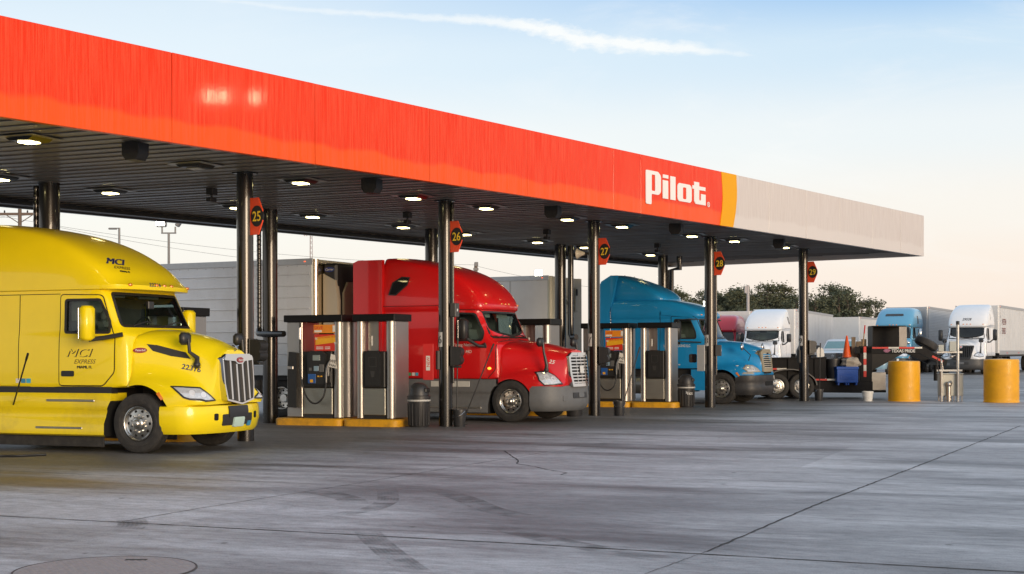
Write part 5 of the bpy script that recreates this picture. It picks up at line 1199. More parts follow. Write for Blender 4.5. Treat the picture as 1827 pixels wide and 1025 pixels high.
# ---- older blue truck with a bolt-on roof deflector
def col_grille(P2, bar):
    def f(t, HB):
        gp = [(-.46, 1.62), (-.36, 1.68), (.36, 1.68), (.46, 1.62), (.42, 1.16), (-.42, 1.16)]
        g = strips_grille(gp, None, None, P2, bar, HOLE, .13, .05, nb=8, pl=(1.13, .14, .12))(t, HB); HB = Plane(1.13, .14, .12)
        b = MB(); HB.patch(b, [[(-.33, .99), (.33, .99), (.36, 1.06), (-.36, 1.06)]], 'F', .004, .01, .1, along=True); b.build('lower_slot', HOLE, g)
        b = MB(); HB.patch(b, [[(-.1, 1.63), (.1, 1.63), (.09, 1.68), (-.09, 1.68)]], 'F', .05, .012, .08, along=True); b.build('emblem', CHR, g)
    return f
TAN = mat('grille_tan', (.30, .26, .18), .55, var=.15); SLAT = mat('grille_slat', (.50, .47, .38), .4, .3)
def COLU(P, bm, hi=False, **k):
    top = [(2.86, -.70, 1.13, -4.0, .7), (2.96, -.66, 1.15, -4.0, .8), (3.12, -.86, 1.15, -4.0, .9), (3.30, -1.25, 1.13, -4.0, .9), (3.42, -1.75, 1.08, -4.0, .8), (3.47, -2.2, .90, -4.0, .6)]
    if hi: top = [(2.86, -.70, 1.13, -4.0, .7), (2.96, -.62, 1.15, -4.0, .8), (3.2, -.80, 1.14, -4.0, .9), (3.5, -1.06, 1.11, -4.0, .9), (3.8, -1.42, 1.04, -4.0, .9), (3.95, -1.75, .92, -4.0, .8), (4.02, -2.1, .70, -4.0, .6)]
    d = dict(paint=P, xr=-4.0, cab=[(1.15, -.30, 1.17, -4.0, .3), (1.3, -.30, 1.175, -4.0, .3), (1.95, -.32, 1.17, -4.0, .35), (2.06, -.38, 1.15, -4.0, .4), (2.12, -.55, 1.14, -4.0, .6), (2.45, -.68, 1.12, -4.0, .6), (2.80, -.82, 1.10, -4.0, .6)]+top,
        cabcrease={0: .9, 6: .4, 7: .4},
        hood=[(-.38, .40, 1.12, 1.24, 1.08, 1.5, 1.0, 1.95, 2.08), (-.2, .40, 1.17, 1.25, 1.0, 1.44, .95, 1.94, 2.08), (.15, .45, 1.20, 1.28, .92, 1.40, .82, 1.88, 2.05), (.5, .60, 1.20, 1.28, .80, 1.36, .70, 1.80, 1.98), (.8, .88, 1.14, 1.22, .70, 1.28, .61, 1.72, 1.88), (1.0, .92, 1.0, 1.14, .60, 1.18, .55, 1.66, 1.79), (1.10, .95, .82, 1.06, .55, 1.12, .51, 1.62, 1.73)],
        ws=rounded([(-1.0, 2.16), (1.0, 2.16), (.93, 2.78), (-.93, 2.78)], .05), win=rounded([(-1.69, 2.15), (-.95, 2.15), (-.97, 2.35), (-1.16, 2.77), (-1.69, 2.78)], .05), door=[(-1.80, 1.18), (-.76, 1.18), (-.68, 1.3), (-.64, 2.12), (-.76, 2.3), (-1.0, 2.86), (-1.80, 2.88)],
        arch=(-.08, .50, .63), cavity=[(-.62, 1.4), (-.62, 2.08), (-.96, 2.74), (-2.8, 2.76), (-2.8, 1.4)], wiper=(-.56, 2.17), dash=-.74, handle=(-1.74, 1.95), marker=(.42, 1.02),
        headlight=[(-.30, 1.16), (-.18, 1.24), (.05, 1.24), (.20, 1.13), (.24, 1.07), (-.20, 1.06)], bulbs=[(-.02, 1.15, .07)], bezel=TAN,
        mirror=(-1.42, 1.45, 2.42), mirsize=(.13, .22, .62), mirmat=BLKT, mirarm=[[(-.85, 1.14, 2.78), (-1.1, 1.4, 2.78), (-1.42, 1.46, 2.76), (-1.42, 1.46, 2.1), (-1.35, 1.42, 2.05), (-.75, 1.16, 2.02)]], armr=.02,
        hoodmir=((.75, .85, 1.42), (.62, 1.12, 1.86), 'stalk'), hoodmirmat=CHR,
        bumper=[(.40, 1.19), (.75, 1.18), (.95, 1.08), (1.08, .86), (1.17, .55), (1.21, 0)], bprof=[(-.05, .95), (-.01, .94), (.01, .78), (-.01, .74), (-.01, .62), (.01, .58), (.0, .40), (-.08, .30), (-.13, .32), (-.13, .93)], bmat=bm,
        bdet=[('intake', (-.40, .40), .60, .74, .0, HOLE), ('license_plate', (.60, .72), .78, .92, .012, PLW)],
        grille=col_grille(TAN, SLAT), rooflights=[(-.95, (0, 2.93)), (-.2, (0, 2.95)), (0, (0, 2.95)), (.2, (0, 2.95)), (.95, (0, 2.93))], skirt=None, drive=(-5.6, -6.9), rear=-7.6, seams=[((-2.15, 3.02), (-1.2, 2.98)), ((-2.2, 1.18), (-2.2, 3.0))])
    d.update(k); return d
BP = paint('truck_blue', (.010, .26, .60), rough=.42, coat=.4, var=.1); BBUM = mat('bumper_black', (.03, .03, .032), .5, var=.3, scale=6, bump=.1, dirt=((.10, .09, .08), .6))
t, CB, HB, AB = make_truck(COLU(BP, BBUM), 'semi_truck', 'blue conventional semi truck with a roof deflector and tan grille, right of the pumps', *place_w((7.39, 46.55), -27))
BT = t
# roof air deflector
D_ = loft('roof_fairing', [full([(xf, 0, z), (xf-.02, .4*h, z), (xf-.08, .75*h, z), (xf-.2, .95*h, z), (xf-.5, h, z), ((xf-4.1)/2, h, z), (-3.9, h, z), (-4.05, h-.05, z), (-4.05, 0, z)]) for z, xf, h in ((3.42, -2.02, .98), (3.56, -2.06, 1.02), (3.75, -2.25, 1.02), (3.95, -2.65, 1.0), (4.15, -3.15, .95), (4.28, -3.6, .85), (4.33, -3.8, .7))], [BP], 2, {}, (.8, .3)); D_.parent = t
for s in (-1, 1):
    b = MB(); y0, y1 = sorted((s*1.06, s*1.16)); b.prism([(-4.02, 1.2), (-4.5, 1.2), (-4.5, 3.7), (-4.3, 4.1), (-3.95, 4.3), (-3.72, 4.28), (-3.9, 3.4), (-4.02, 3.1)], y0, y1); b.build('side_extender', BP, t)
    MB().box((-2.0, s*.70-.18, .34), (-.95, s*.70+.42 if s > 0 else s*.70-.42, .98), .12).build('battery_box', BP, t) if False else None
    MB().cyl((-3.9, s*.86, .62), (-2.2, s*.86, .62), .31, n=28).build('fuel_tank', mat('tank_alu', (.5, .49, .46), .3, .9, var=.2), t)
    MB().box((-2.1, s*1.12-.05, .45), (-1.0, s*1.12+.02, .50)).box((-2.1, s*1.12-.05, .80), (-1.0, s*1.12+.02, .85)).box((-2.1, s*.62, .4), (-1.0, s*1.0, 1.0)).build('step', STEPM, t)
    b = MB(); b.prism([(-1.0, .45), (-.55, .45), (-.70, 1.13), (-1.1, 1.13), (-1.1, .8)], s*1.05, s*1.17); b.build('mud_panel', BP, t)
    MB().box((-1.0, s*1.165-.01, 1.30), (-.72, s*1.165+.02, 1.62), .03).build('air_filter', ALU, t) if False else None
    dr = kid(t, 'door')[0 if s < 0 else 1]; vw, fl = ('R', 1) if s < 0 else ('L', -1)
    b = MB(); CB.text(b, "LUCIA'S TRUCKING LLC", (-2.05 if fl > 0 else -.8, 1.87), .12, vw, fl, off=.014, bold=.004, cond=.72); b.build('lettering', PAPER, dr); b = MB(); CB.text(b, 'EL PASO TX', (-1.85 if fl > 0 else -1.0, 1.77), .07, vw, fl, off=.014, bold=.002, cond=.8); b.build('lettering', PAPER, dr); b = MB(); CB.text(b, 'TRUCK #8', (-1.75 if fl > 0 else -1.1, 1.27), .06, vw, fl, off=.014, bold=.002); b.build('lettering', PAPER, dr)
    b = MB(); CB.patch(b, [rounded([(-1.16, 1.36), (-.90, 1.36), (-.90, 1.64), (-1.16, 1.64)], .05)], vw, .012, .006, .08); b.build('lower_window', MATS['tinted_pane'] if 'tinted_pane' in MATS else BLKT, dr)
    b = MB(); HB.text(b, '7', (.38 if fl > 0 else .5, 1.13), .19, vw, fl, off=.006, bold=.006, shear=.1); b.build('number', PAPER, t)
    b = MB(); CB.patch(b, [[(-2.15, 2.94), (-1.12, 2.86), (-1.0, 2.90), (-1.2, 3.02), (-2.15, 3.06)]], vw, .004, .03, .1); b.build('drip_moulding', BP, t)
    b = MB(); HB.patch(b, [[(.62, .98), (.98, .98), (1.0, 1.05), (.68, 1.05)]], vw, .002, .004, .07); b.build('primer_patch', mat('primer_grey', (.32, .34, .34), .7), t)
# ---- parked trucks in the back lot
PZ = .34
WT, *_ = make_truck(CASC(WP, mat('bumper_white', (.62, .63, .64), .4, coat=.3), glass=GLS), 'semi_truck', 'white sleeper semi truck facing the camera, parked behind the blue truck', (14.6, 82.5, PZ), R(-111)); WT.scale = (1, 1, .95)
def parked(i): pass
LBP = paint('truck_sky_blue', (.10, .32, .50), rough=.35, coat=.6)
LT, CB, HB, AB = make_truck(COLU(LBP, BBUM, True, detail=False, sleepwin=rounded([(-2.6, 3.05), (-2.25, 3.05), (-2.3, 3.5), (-2.5, 3.5)], .06), grille=col_grille(CHR, CHR), bezel=CHR, mirmat=CHR), 'semi_truck', 'pale blue high roof semi truck parked behind the black gooseneck trailer', (22.7, 84, PZ), R(-117))
b = MB(); CB.patch(b, [rounded([(-.55, 3.48), (.55, 3.48), (.52, 3.62), (-.52, 3.62)], .05)], 'F', .003, .01, .1); b.build('roof_window', MATS['tinted_pane'] if 'tinted_pane' in MATS else BLKT, LT)
def int_grille(t, HB):
    HB = Plane(*(1.30, .08, .10))
    gp = [(-.62, 1.60), (.62, 1.60), (.60, 1.46), (.46, .98), (-.46, .98), (-.60, 1.46)]
    g = strips_grille(gp, None, None, BLKT, BLKT, HOLE, .09, .06, vb=11, pl=(1.30, .08, .10))(t, HB)
    b = MB(); HB.patch(b, [[(0, 1.50), (.09, 1.60), (0, 1.72), (-.09, 1.60)]], 'F', .06, .012, .08, along=True); e = b.build('emblem', CHR, g)
    b = MB(); HB.patch(b, [[(0, 1.54), (.05, 1.60), (0, 1.66), (-.05, 1.60)]], 'F', .074, .006, .08, along=True); b.build('emblem_centre', mat('emblem_orange', (.6, .1, .03), .4), e)
INTL = CASC(WP, GRY, detail=False, grille=int_grille, bmat=mat('bumper_dark', (.05, .052, .055), .5, var=.2), skirt=None, sleepwin=rounded([(-2.2, 3.2), (-2.05, 3.2), (-2.05, 3.6), (-2.2, 3.6)], .03), paintseal=True,
    headlight=[(-.30, 1.22), (-.10, 1.26), (.16, 1.20), (.30, 1.08), (.05, 1.02), (-.26, 1.05)], bulbs=[(-.05, 1.14, .06), (.1, 1.13, .05)], mirsize=(.16, .24, .66), mirror=(-1.0, 1.55, 2.3))
IT, CB, HB, AB = make_truck(INTL, 'semi_truck', 'white semi truck with a wide black grille, far right behind the steel vent box', (26.5, 82, PZ), R(-117))
b = MB(); CB.text(b, '29528', (-.28, 3.16), .2, 'F', 1, off=.01, bold=.006, shear=.25); b.build('number', INK, IT)
BR, *_ = make_truck(COLU(paint('truck_crimson', (.42, .012, .03)), BBUM, True, detail=False), 'semi_truck', 'dark red semi truck mostly hidden behind the blue truck windshield', (13.4, 92, PZ), R(-111)); BR.scale = (1, 1, .95)
# ------------------------------------------------------------------ semi trailers
TWHT = mat('trailer_white', (.60, .60, .59), .42, 0, .1, var=.06, scale=1.3, dirt=((.40, .37, .33), .35)); TSIL = mat('trailer_silver', (.62, .64, .67), .42, .2, var=.10, scale=1.5, dirt=((.36, .34, .31), .4)); TRAIL = mat('trailer_rail', (.42, .42, .42), .4, .6, var=.15)
TSTN = mat('trailer_fluted', (.60, .61, .62), .38, .3, var=.15, scale=2); TPOL = mat('polished_corner', (.60, .52, .40), .18, 1., var=.12, scale=4)
TFRT = mat('trailer_front', (.46, .46, .38), .45, 0, .1, var=.06, dirt=((.33, .32, .26), .4)); REDT = mat('reflector_red', (.6, .02, .02), .35); LRED = emit('lamp_red', (1, .16, .06), 1.2)
def trailer(label, loc, rz, L_=16.1, top=4.11, mat_=None, ribs='v', front_mat=None, wheels=True, rail=None, w=1.29, floor=1.22):
    """van body; origin on the ground under the front centre, x forward"""
    m = mat_ or TWHT; t = thing('semi_trailer', label, 'semi trailer', loc, rz)
    MB().box((-L_, -w, floor), (-.12, w, top-.02), .01).build('body', m, t)
    MB().box((-.115, -w+.08, floor), (0, w-.08, top-.03), .01).build('front_wall', front_mat or m, t)
    for s in (-1, 1):
        y0, y1 = sorted((s*(w-.10), s*(w+.012)))
        MB().cyl((-.11, s*(w-.10), floor), (-.11, s*(w-.10), top-.02), .112, n=24).build('corner_post', TPOL if mat_ is TSIL else (front_mat or m), t)
        y0, y1 = sorted((s*w, s*(w+.022)))
        MB().box((-L_, y0, top-.16), (-.10, y1, top), .006).build('top_rail', rail or TRAIL, t)
        MB().box((-L_, y0, floor-.10), (-.10, y1, floor+.16), .006).build('bottom_rail', rail or TRAIL, t)
        b = MB()
        if ribs == 'v':
            n = int(L_/.62)
            for i in range(1, n): b.box((-i*.62-.02, *[y0, floor+.165][:1], floor+.165), (-i*.62+.02, y1-s*.014 if s > 0 else y1, top-.165), .003)
        elif ribs == 'h':
            for i in range(1, 9): z = floor+.17+(top-floor-.4)*i/8.6; b.box((-L_, y0, z-.016), (-.2, y1, z+.016), .006)
        elif ribs == 'flute':
            for i in range(26): z = floor+.2+(top-floor-.42)*i/25; b.box((-L_, y0, z-.03), (-.2, y1, z+.03), .012)
        if b.v: b.build('ribs', m, t, merge=False)['kind'] = 'stuff'
        if ribs == 'h':
            b = MB()
            for i in range(1, int(L_/.30)):
                b.box((-i*.30-.009, s*w-.01 if s < 0 else s*w-.002, top-.20), (-i*.30+.009, s*w+.002 if s < 0 else s*w+.01, top-.182))
                if i % 2: 
                    for k in range(22): z = floor+.3+k*.11; b.box((-i*.30-.005, s*(w+.004)-.004, z), (-i*.30+.005, s*(w+.004)+.004, z+.010))
            b.build('rivets', mat('rivet_grey', (.30, .31, .32), .5, .5), t, merge=False, angle=None)['kind'] = 'stuff'
        b = MB(); b.sphere((-.35, s*(w+.02), top-.08), .035, .02, .018, 10, 4, -.9); b.build('marker_light', LRED, t)
        for i in range(3): MB().box((-3-i*4.2, s*(w+.0235)-.002, floor-.02), (-2.5-i*4.2, s*(w+.0235)+.002, floor+.03)).build('reflector', REDT, t)
    MB().box((-L_+.3, -w+.05, floor-.22), (-.3, w-.05, floor-.001)).build('floor_frame', FRM, t)
    b = MB()
    for s in (-1, 1): b.box((-2.95, s*.9-.06, .12), (-2.8, s*.9+.06, floor-.2)); b.box((-3.0, s*.9-.12, .0), (-2.72, s*.9+.12, .05))
    b.box((-2.9, -.9, .55), (-2.84, .9, .61)); b.build('landing_gear', FRM, t)
    if wheels:
        for x in (-L_+1.6, -L_+2.9):
            for s in (-1, 1): wheel(t, x, s, .99, drive=True)
    MB().box((-L_-.02, -w+.02, floor), (-L_, w-.02, top-.02)).build('rear_doors', m, t)
    return t
def off3(f, lx, ly=0, z=0):     # point in a truck frame
    x, y, hd = f; c, s = math.cos(R(hd)), math.sin(R(hd)); return (x+c*lx-s*ly, y+s*lx+c*ly, z)
rf = (.5, 35.4, -26)
RTR = trailer('silver ribbed reefer trailer coupled behind the red truck, left of the pumps', off3(rf, -5.62), R(-26), top=4.2, mat_=TSIL, ribs='h', front_mat=TPOL)
# refrigeration unit on its nose
REEF = mat('reefer_beige', (.50, .45, .36), .4, coat=.2, var=.06); RBLK = mat('reefer_black', (.02, .02, .022), .5)
b = MB(); b.box((.0, -.98, 2.2), (.42, .98, 4.08), .06); b.build('cooling_unit', RBLK, RTR)
b = MB()
for s in (-1, 1): b.prism([(.03, 2.25), (.46, 2.25), (.47, 3.1), (.40, 3.62), (.03, 3.80)], s*.86, s*1.02)
b.prism([(-.7, 2.3), (.7, 2.3), (.7, 3.3), (.5, 3.6), (-.5, 3.6), (-.7, 3.3)], .40, .47, 'x'); b.build('cooling_cover', REEF, RTR)
b = MB(); b.prism([(.20+.16*math.cos(a), 3.91+.065*math.sin(a)) for a in [i*math.pi/12 for i in range(24)]], -.985, -.99); e = b.build('maker_badge', mat('badge_blue', (.01, .03, .22), .4), RTR)
b = MB(); text_mb(b, 'Carrier', (.075, -.993, 3.885), (1, 0, 0), (0, 0, 1), .085, shear=.3, bold=.001); b.build('lettering', PAPER, e)
b = MB(); text_mb(b, 'UTILITY', (-1.55, -1.292, 3.78), (1, 0, 0), (0, 0, 1), .10, bold=.002); b.build('lettering', mat('ink_grey', (.14, .14, .15), .6), RTR)
bf = (7.39, 46.55, -27)
BTR = trailer('white van trailer behind the blue truck with faint wagon emblem on its nose', off3(bf, -6.1), R(-27), top=4.36, mat_=TWHT, ribs=None, front_mat=TFRT)
for s in (-1, 1):
    b = MB()
    for x in (-1.6, -4.1, -6.6, -9.1, -11.6): b.box((x-.03, s*1.292-.004, 1.39), (x+.03, s*1.292+.004, 4.19), .002)
    b.build('seam_strip', mat('seam_grey', (.42, .42, .41), .5), BTR)['kind'] = 'stuff'
b = MB()
text_mb(b, 'Stagecoach', (.003, -.55, 3.62), (0, 1, 0), (0, 0, 1), .16, shear=.3); text_mb(b, 'For Two', (.003, -.48, 3.06), (0, 1, 0), (0, 0, 1), .14, shear=.3); text_mb(b, '24', (.003, -.60, 4.02), (0, 1, 0), (0, 0, 1), .16, shear=.3)
for y in (-.38, .02): b.lathe([(.09, .003), (.09, .006), (.07, .006), (.07, .003)], (0, y, 3.33), 'x', 20)
b.prism([(-.42, 3.40), (.06, 3.38), (.12, 3.52), (.0, 3.50), (-.05, 3.56), (-.36, 3.58), (-.44, 3.5)], .003, .006, 'x')
b.build('nose_emblem', mat('emblem_ink', (.10, .11, .09), .6), BTR)
MB().box((.0, .45, 3.15), (.10, .72, 4.0), .02).build('vent_box', TFRT, BTR); MB().box((.10, .52, 3.72), (.13, .60, 3.95)).build('latch', FRM, BTR)
WTR = trailer('long white van trailer of the white truck parked behind, red numbers near its front corner', off3((14.6, 82.5, -111), -4.6, 0, PZ), R(-111), top=4.0)
b = MB(); 
for i, ch in enumerate('2667'): text_mb(b, ch, (-.55, 1.317, 3.55-i*.26), (-1, 0, 0), (0, 0, 1), .26, bold=.006)
b.build('number', mat('ink_red', (.5, .05, .04), .5), WTR)
LTR = trailer('silver fluted trailer of the pale blue truck', off3((22.7, 84, -117), -4.85, 0, PZ), R(-117), top=4.16, mat_=TSTN, ribs='flute', front_mat=TRAIL)
ITR = trailer('white panelled trailer with faded red-brown lettering at the far right', off3((26.5, 82, -117), -4.55, 0, PZ), R(-119), top=4.16)
b = MB(); BRN = mat('ink_brown', (.20, .06, .045), .6, var=.3); text_mb(b, 'WESTERN', (-1.0, 1.313, 2.98), (-1, 0, 0), (0, 0, 1), .52, bold=.02, cond=.62); text_mb(b, 'EXPRESS', (-1.0, 1.313, 2.42), (-1, 0, 0), (0, 0, 1), .52, bold=.02, cond=.64); b.build('lettering', BRN, ITR)
b = MB()
for i, ch in enumerate('156112'): text_mb(b, ch, (-.35, 1.317, 3.6-i*.24), (-1, 0, 0), (0, 0, 1), .22, bold=.005)
b.build('number', INK, ITR)
BRTR = trailer('white trailer of the dark red truck, seen between the blue and white cabs', off3((13.4, 92, -111), -4.8, 0, PZ), R(-111), top=4.16)
trailer('white ribbed trailer standing behind the pickup, left of the pale blue truck', (26.5, 112, PZ), R(-118), top=4.11, ribs='flute')
# ------------------------------------------------------------------ black gooseneck trailer
GBLK = mat('trailer_black', (.012, .012, .013), .5, spec=.12, coat=.0, var=.4, scale=3, bump=.08, dirt=((.05, .045, .04), .25))
g = thing('gooseneck_trailer', 'black gooseneck dump trailer with red and white tape behind the 29 column', 'trailer', (9.6, 50.6, 0), R(-2))
TAPE_R = mat('tape_red', (.62, .03, .02), .4); TAPE_W = mat('tape_white', (.66, .64, .58), .4)
def gx(x): return x-9.6
b = MB(); b.box((gx(4.5), .0, .62), (gx(11.3), .12, 1.44), .01).box((gx(4.5), 2.1, .62), (gx(11.3), 2.22, 1.44), .01).box((gx(4.5), .121, .66), (gx(11.3), 2.1, .74)).box((gx(11.25), .125, .74), (gx(11.35), 2.095, 1.44))
b.build('dump_body', GBLK, g)
b = MB().box((gx(4.5), -.03, 1.441), (gx(11.35), .14, 1.50), .01); 
b.build('top_rail', GBLK, g)
b = MB()
for i in range(7): b.box((gx(5.2+i*.95), -.05, .66), (gx(5.3+i*.95), -.001, 1.44), .005)
b.build('stake_rib', GBLK, g)['kind'] = 'stuff'
b = MB(); b.prism([(gx(8.0), .30), (gx(9.9), .30), (gx(10.0), .24), (gx(13.0), .20), (gx(13.0), .62), (gx(8.0), .62)], .02, .20).prism([(gx(8.0), .30), (gx(13.0), .22), (gx(13.0), .62), (gx(8.0), .62)], 2.0, 2.2).box((gx(11.4), .2, .5), (gx(13.0), 2.0, .58)); b.build('frame', GBLK, g)
for y in (.05, 1.95):
    b = MB().box((gx(12.55), y, .62), (gx(12.98), y+.2, 1.90), .01); b.build('upright', GBLK, g)
    b = MB().prism([(gx(12.99), 1.0), (gx(12.99), 1.62), (gx(14.1), 1.62)], y+.03, y+.08); b.build('gusset', mat('diamond_plate', (.03, .028, .026), .5, .2, spec=.2, var=.5, scale=40, bump=.4), g)
    b = MB().box((gx(12.4), y+.0, 1.62), (gx(14.7), y+.2, 1.86), .01).prism([(gx(14.55), 1.86), (gx(14.70), 1.62), (gx(15.62), 1.16), (gx(15.68), 1.36), (gx(14.85), 1.86)], y+.003, y+.197); b.build('neck_beam', GBLK, g)
b = MB().box((gx(15.45), .2, 1.2), (gx(15.62), 1.95, 1.4)).cyl((gx(15.52), 1.07, 1.3), (gx(15.52), 1.07, .62), .07); b.build('coupler', GBLK, g)
b = MB(); 
for x, w_, mm in ((12.99, .58, 0), (13.57, .38, 1), (13.95, .55, 0), (14.5, .28, 1)): b.box((gx(x), .042, 1.80), (gx(x)+w_-.004, .047, 1.86), m=mm)
for i in range(5): b.box((gx(12.68), .042, .78+i*.22), (gx(12.78), .047, 1.0+i*.22-.003), m=i % 2)
for x, z in ((9.05, 1.05), (10.85, .66)): b.box((gx(x), -.056, z), (gx(x)+.5, -.052, z+.06), m=0).box((gx(x)+.503, -.056, z), (gx(x)+.85, -.052, z+.06), m=1)
b.prism([(gx(15.12), 1.49), (gx(15.50), 1.30), (gx(15.53), 1.36), (gx(15.15), 1.56)], .045, .05, m=0); b.build('reflective_tape', [TAPE_R, TAPE_W], g, merge=False)['kind'] = 'stuff'
b = MB(); text_mb(b, 'TEXAS PRIDE', (gx(13.68), .040, 1.665), (1, 0, 0), (0, 0, 1), .155, bold=.004, cond=.98, space=.95); b.build('lettering', PLW, g)
b = MB(); b.prism([(gx(13.46), 1.66), (gx(13.54), 1.66), (gx(13.60), 1.70), (gx(13.66), 1.74), (gx(13.56), 1.80), (gx(13.44), 1.78), (gx(13.38), 1.73)], .038, .042); b.build('emblem', mat('emblem_mixed', (.30, .10, .18), .5, var=.9, scale=14), g)
b = MB(); b.box((gx(13.02), .9, 1.861), (gx(14.2), .93, 2.62)).box((gx(13.02), .121, 1.861), (gx(13.05), .899, 2.62)).box((gx(13.05), .10, 2.6), (gx(14.2), .93, 2.63)).box((gx(13.955), .10, 1.861), (gx(14.22), .13, 2.60)); b.build('battery_box', GBLK, g)
MB().box((gx(13.96), .085, 1.87), (gx(14.24), .099, 2.59), .004).build('box_door', mat('door_steel', (.22, .21, .20), .35, .7, var=.3), g)
MB().box((gx(12.99), .15, .30), (gx(13.5), .7, .95), .01).build('tool_box', mat('tool_box', (.40, .40, .40), .3, .9, var=.25, scale=5), g)
MB().box((gx(12.99), .12, .22), (gx(13.5), .72, .295)).build('box_tray', GBLK, g)
for x in (9.52, 10.42):
    for y in (-.08, 2.2):
        h = link_mesh('wheel', HUBM, g, (gx(x), y, .46)); h.scale = (.89, .89, .89); link_mesh('tyre', TY, h); link_mesh('rim', RIMM, h)
        if y > 1: h.rotation_euler = (0, 0, math.pi)
b = MB(); pf = [(gx(9.97)+.98*math.cos(a)*1.02, .50+.62*math.sin(a)*.95) for a in [math.pi*i/16 for i in range(17)]]; pi_ = [(gx(9.97)+.94*math.cos(a)*1.02, .50+.58*math.sin(a)*.95) for a in [math.pi*i/16 for i in range(16, -1, -1)]]; b.prism(pf+pi_, -.28, .0); b.build('mudguard', mat('guard_grey', (.13, .125, .12), .5, var=.3), g)
# load on the trailer
s_ = thing('spare_wheel', 'black spare wheel leaning on the neck of the gooseneck trailer', 'spare wheel', (15.05, 50.9, 1.98), 0); s_.rotation_euler = (R(0), R(28), R(0))
b = MB().lathe([(.22, .10), (.24, .13), (.36, .14), (.42, .10), (.43, .05), (.43, -.05), (.42, -.10), (.36, -.14), (.24, -.13), (.22, -.10)], n=36); b.build('tyre', RUB, s_); MB().lathe([(.225, .1), (.225, -.1), (.2, -.06), (0, -.05)], n=30).build('rim', mat('rim_grey', (.3, .3, .3), .4, .6), s_)
c = thing('traffic_cone', 'orange traffic cone on top of the bin behind the blue crate', 'traffic cone', (12.15, 50.85, 1.46), 0)
MB().lathe([(.165, .03), (.03, .80), (.02, .82), (0, .82)], n=24).build('cone', mat('cone_orange', (.80, .10, .01), .45, var=.08), c); MB().box((-.28, -.24, -.03), (.28, .24, .03), .02).build('base', BLK, c)
c = thing('barrel', 'black plastic barrel standing on the trailer left of the blue crate', 'barrel', (11.65, 50.85, .74-.14), 0); MB().lathe([(0, 0), (.24, 0), (.27, .78), (.29, .78), (.29, .84), (.26, .84), (.24, .1), (0, .1)], n=28).build('body', BIN, c)
c = thing('barrel', 'dark barrel under the orange cone on the gooseneck trailer', 'barrel', (12.18, 51.05, .60), 0); MB().lathe([(0, 0), (.24, 0), (.27, .78), (.29, .78), (.29, .83), (0, .83)], n=28).build('body', BIN, c)
CRB = mat('crate_blue', (.01, .09, .42), .45, var=.12)
c = thing('plastic_crate', 'blue plastic crate with a handle slot on the gooseneck trailer', 'crate', (12.02, 50.42, .50), 0)
b = MB().box((-.38, -.22, .08), (.38, .22, .60), .02).box((-.40, -.24, .56), (.40, .24, .66), .015); b.build('body', CRB, c); MB().box((-.26, -.235, .20), (.26, -.221, .38), .005).box((-.20, -.25, .26), (.20, -.236, .36), .005).build('handle_panel', CRB, c)
b = MB()
for x in (-.34, .30): b.box((x, -.2, 0), (x+.05, .2, .08))
for x in (-.06, .02): b.box((x, -.2, 0), (x+.04, .2, .08))
b.build('runner', CRB, c)['kind'] = 'stuff'
c = MB(); c.sphere((0, 0, 0), .34, .24, .20, 22, 12, -.8)
for i, v in enumerate(c.v): k = 1+.16*math.sin(v[0]*21+1)*math.sin(v[1]*17)+.10*math.sin(v[2]*33+v[0]*9); c.v[i] = (v[0]*k, v[1]*k, v[2]*(k+.05))
o = c.build('sack', mat('sack_cloth', (.42, .37, .30), .85, var=.25, scale=12, bump=.4), loc=(12.2, 50.42, 1.28)); tag(o, 'crumpled beige sack lying on the blue crate', 'sack')
c = thing('shovel', 'shovel with a red grip standing among boards at the neck post', 'shovel', (12.60, 50.6, 1.1), 0); MB().tube([(0, 0, 0), (.12, .0, 1.25)], .022, 8).build('shaft', mat('wood_pole', (.42, .27, .14), .6, var=.25, scale=20), c); MB().tube([(.12, 0, 1.25), (.15, 0, 1.55)], .025, 8).build('grip', REDT, c)
c = MB().box((-.2, -.02, 0), (-.06, .03, .78)).box((-.04, -.03, 0), (.14, .02, .62)).box((.16, 0, 0), (.34, .05, .70)); o = c.build('timber_boards', mat('old_wood', (.20, .15, .10), .8, var=.35, scale=14), loc=(12.55, 50.95, 1.45)); tag(o, 'weathered boards stacked upright behind the neck post', 'boards')
o = MB().prism(rounded([(-.12, 0), (.14, .02), (.10, .30), (-.06, .38), (-.16, .22)], .05), -.02, .02).build('paddle', PLW, loc=(11.15, 50.62, 1.50)); tag(o, 'small white paddle sticking up from the trailer rail', 'paddle')
o = MB().sphere((0, 0, 0), .30, .26, .34, 18, 10, -.9); 
for i, v in enumerate(o.v): k = 1+.13*math.sin(v[0]*19+2)*math.sin(v[2]*15); o.v[i] = (v[0]*k, v[1]*k, v[2]*k)
o = o.build('trash_bag', mat('bag_black', (.015, .015, .016), .3, bump=.4, scale=9), loc=(10.62, 50.85, 1.68)); tag(o, 'black plastic bag on the trailer rail right of the 29 column', 'bag')
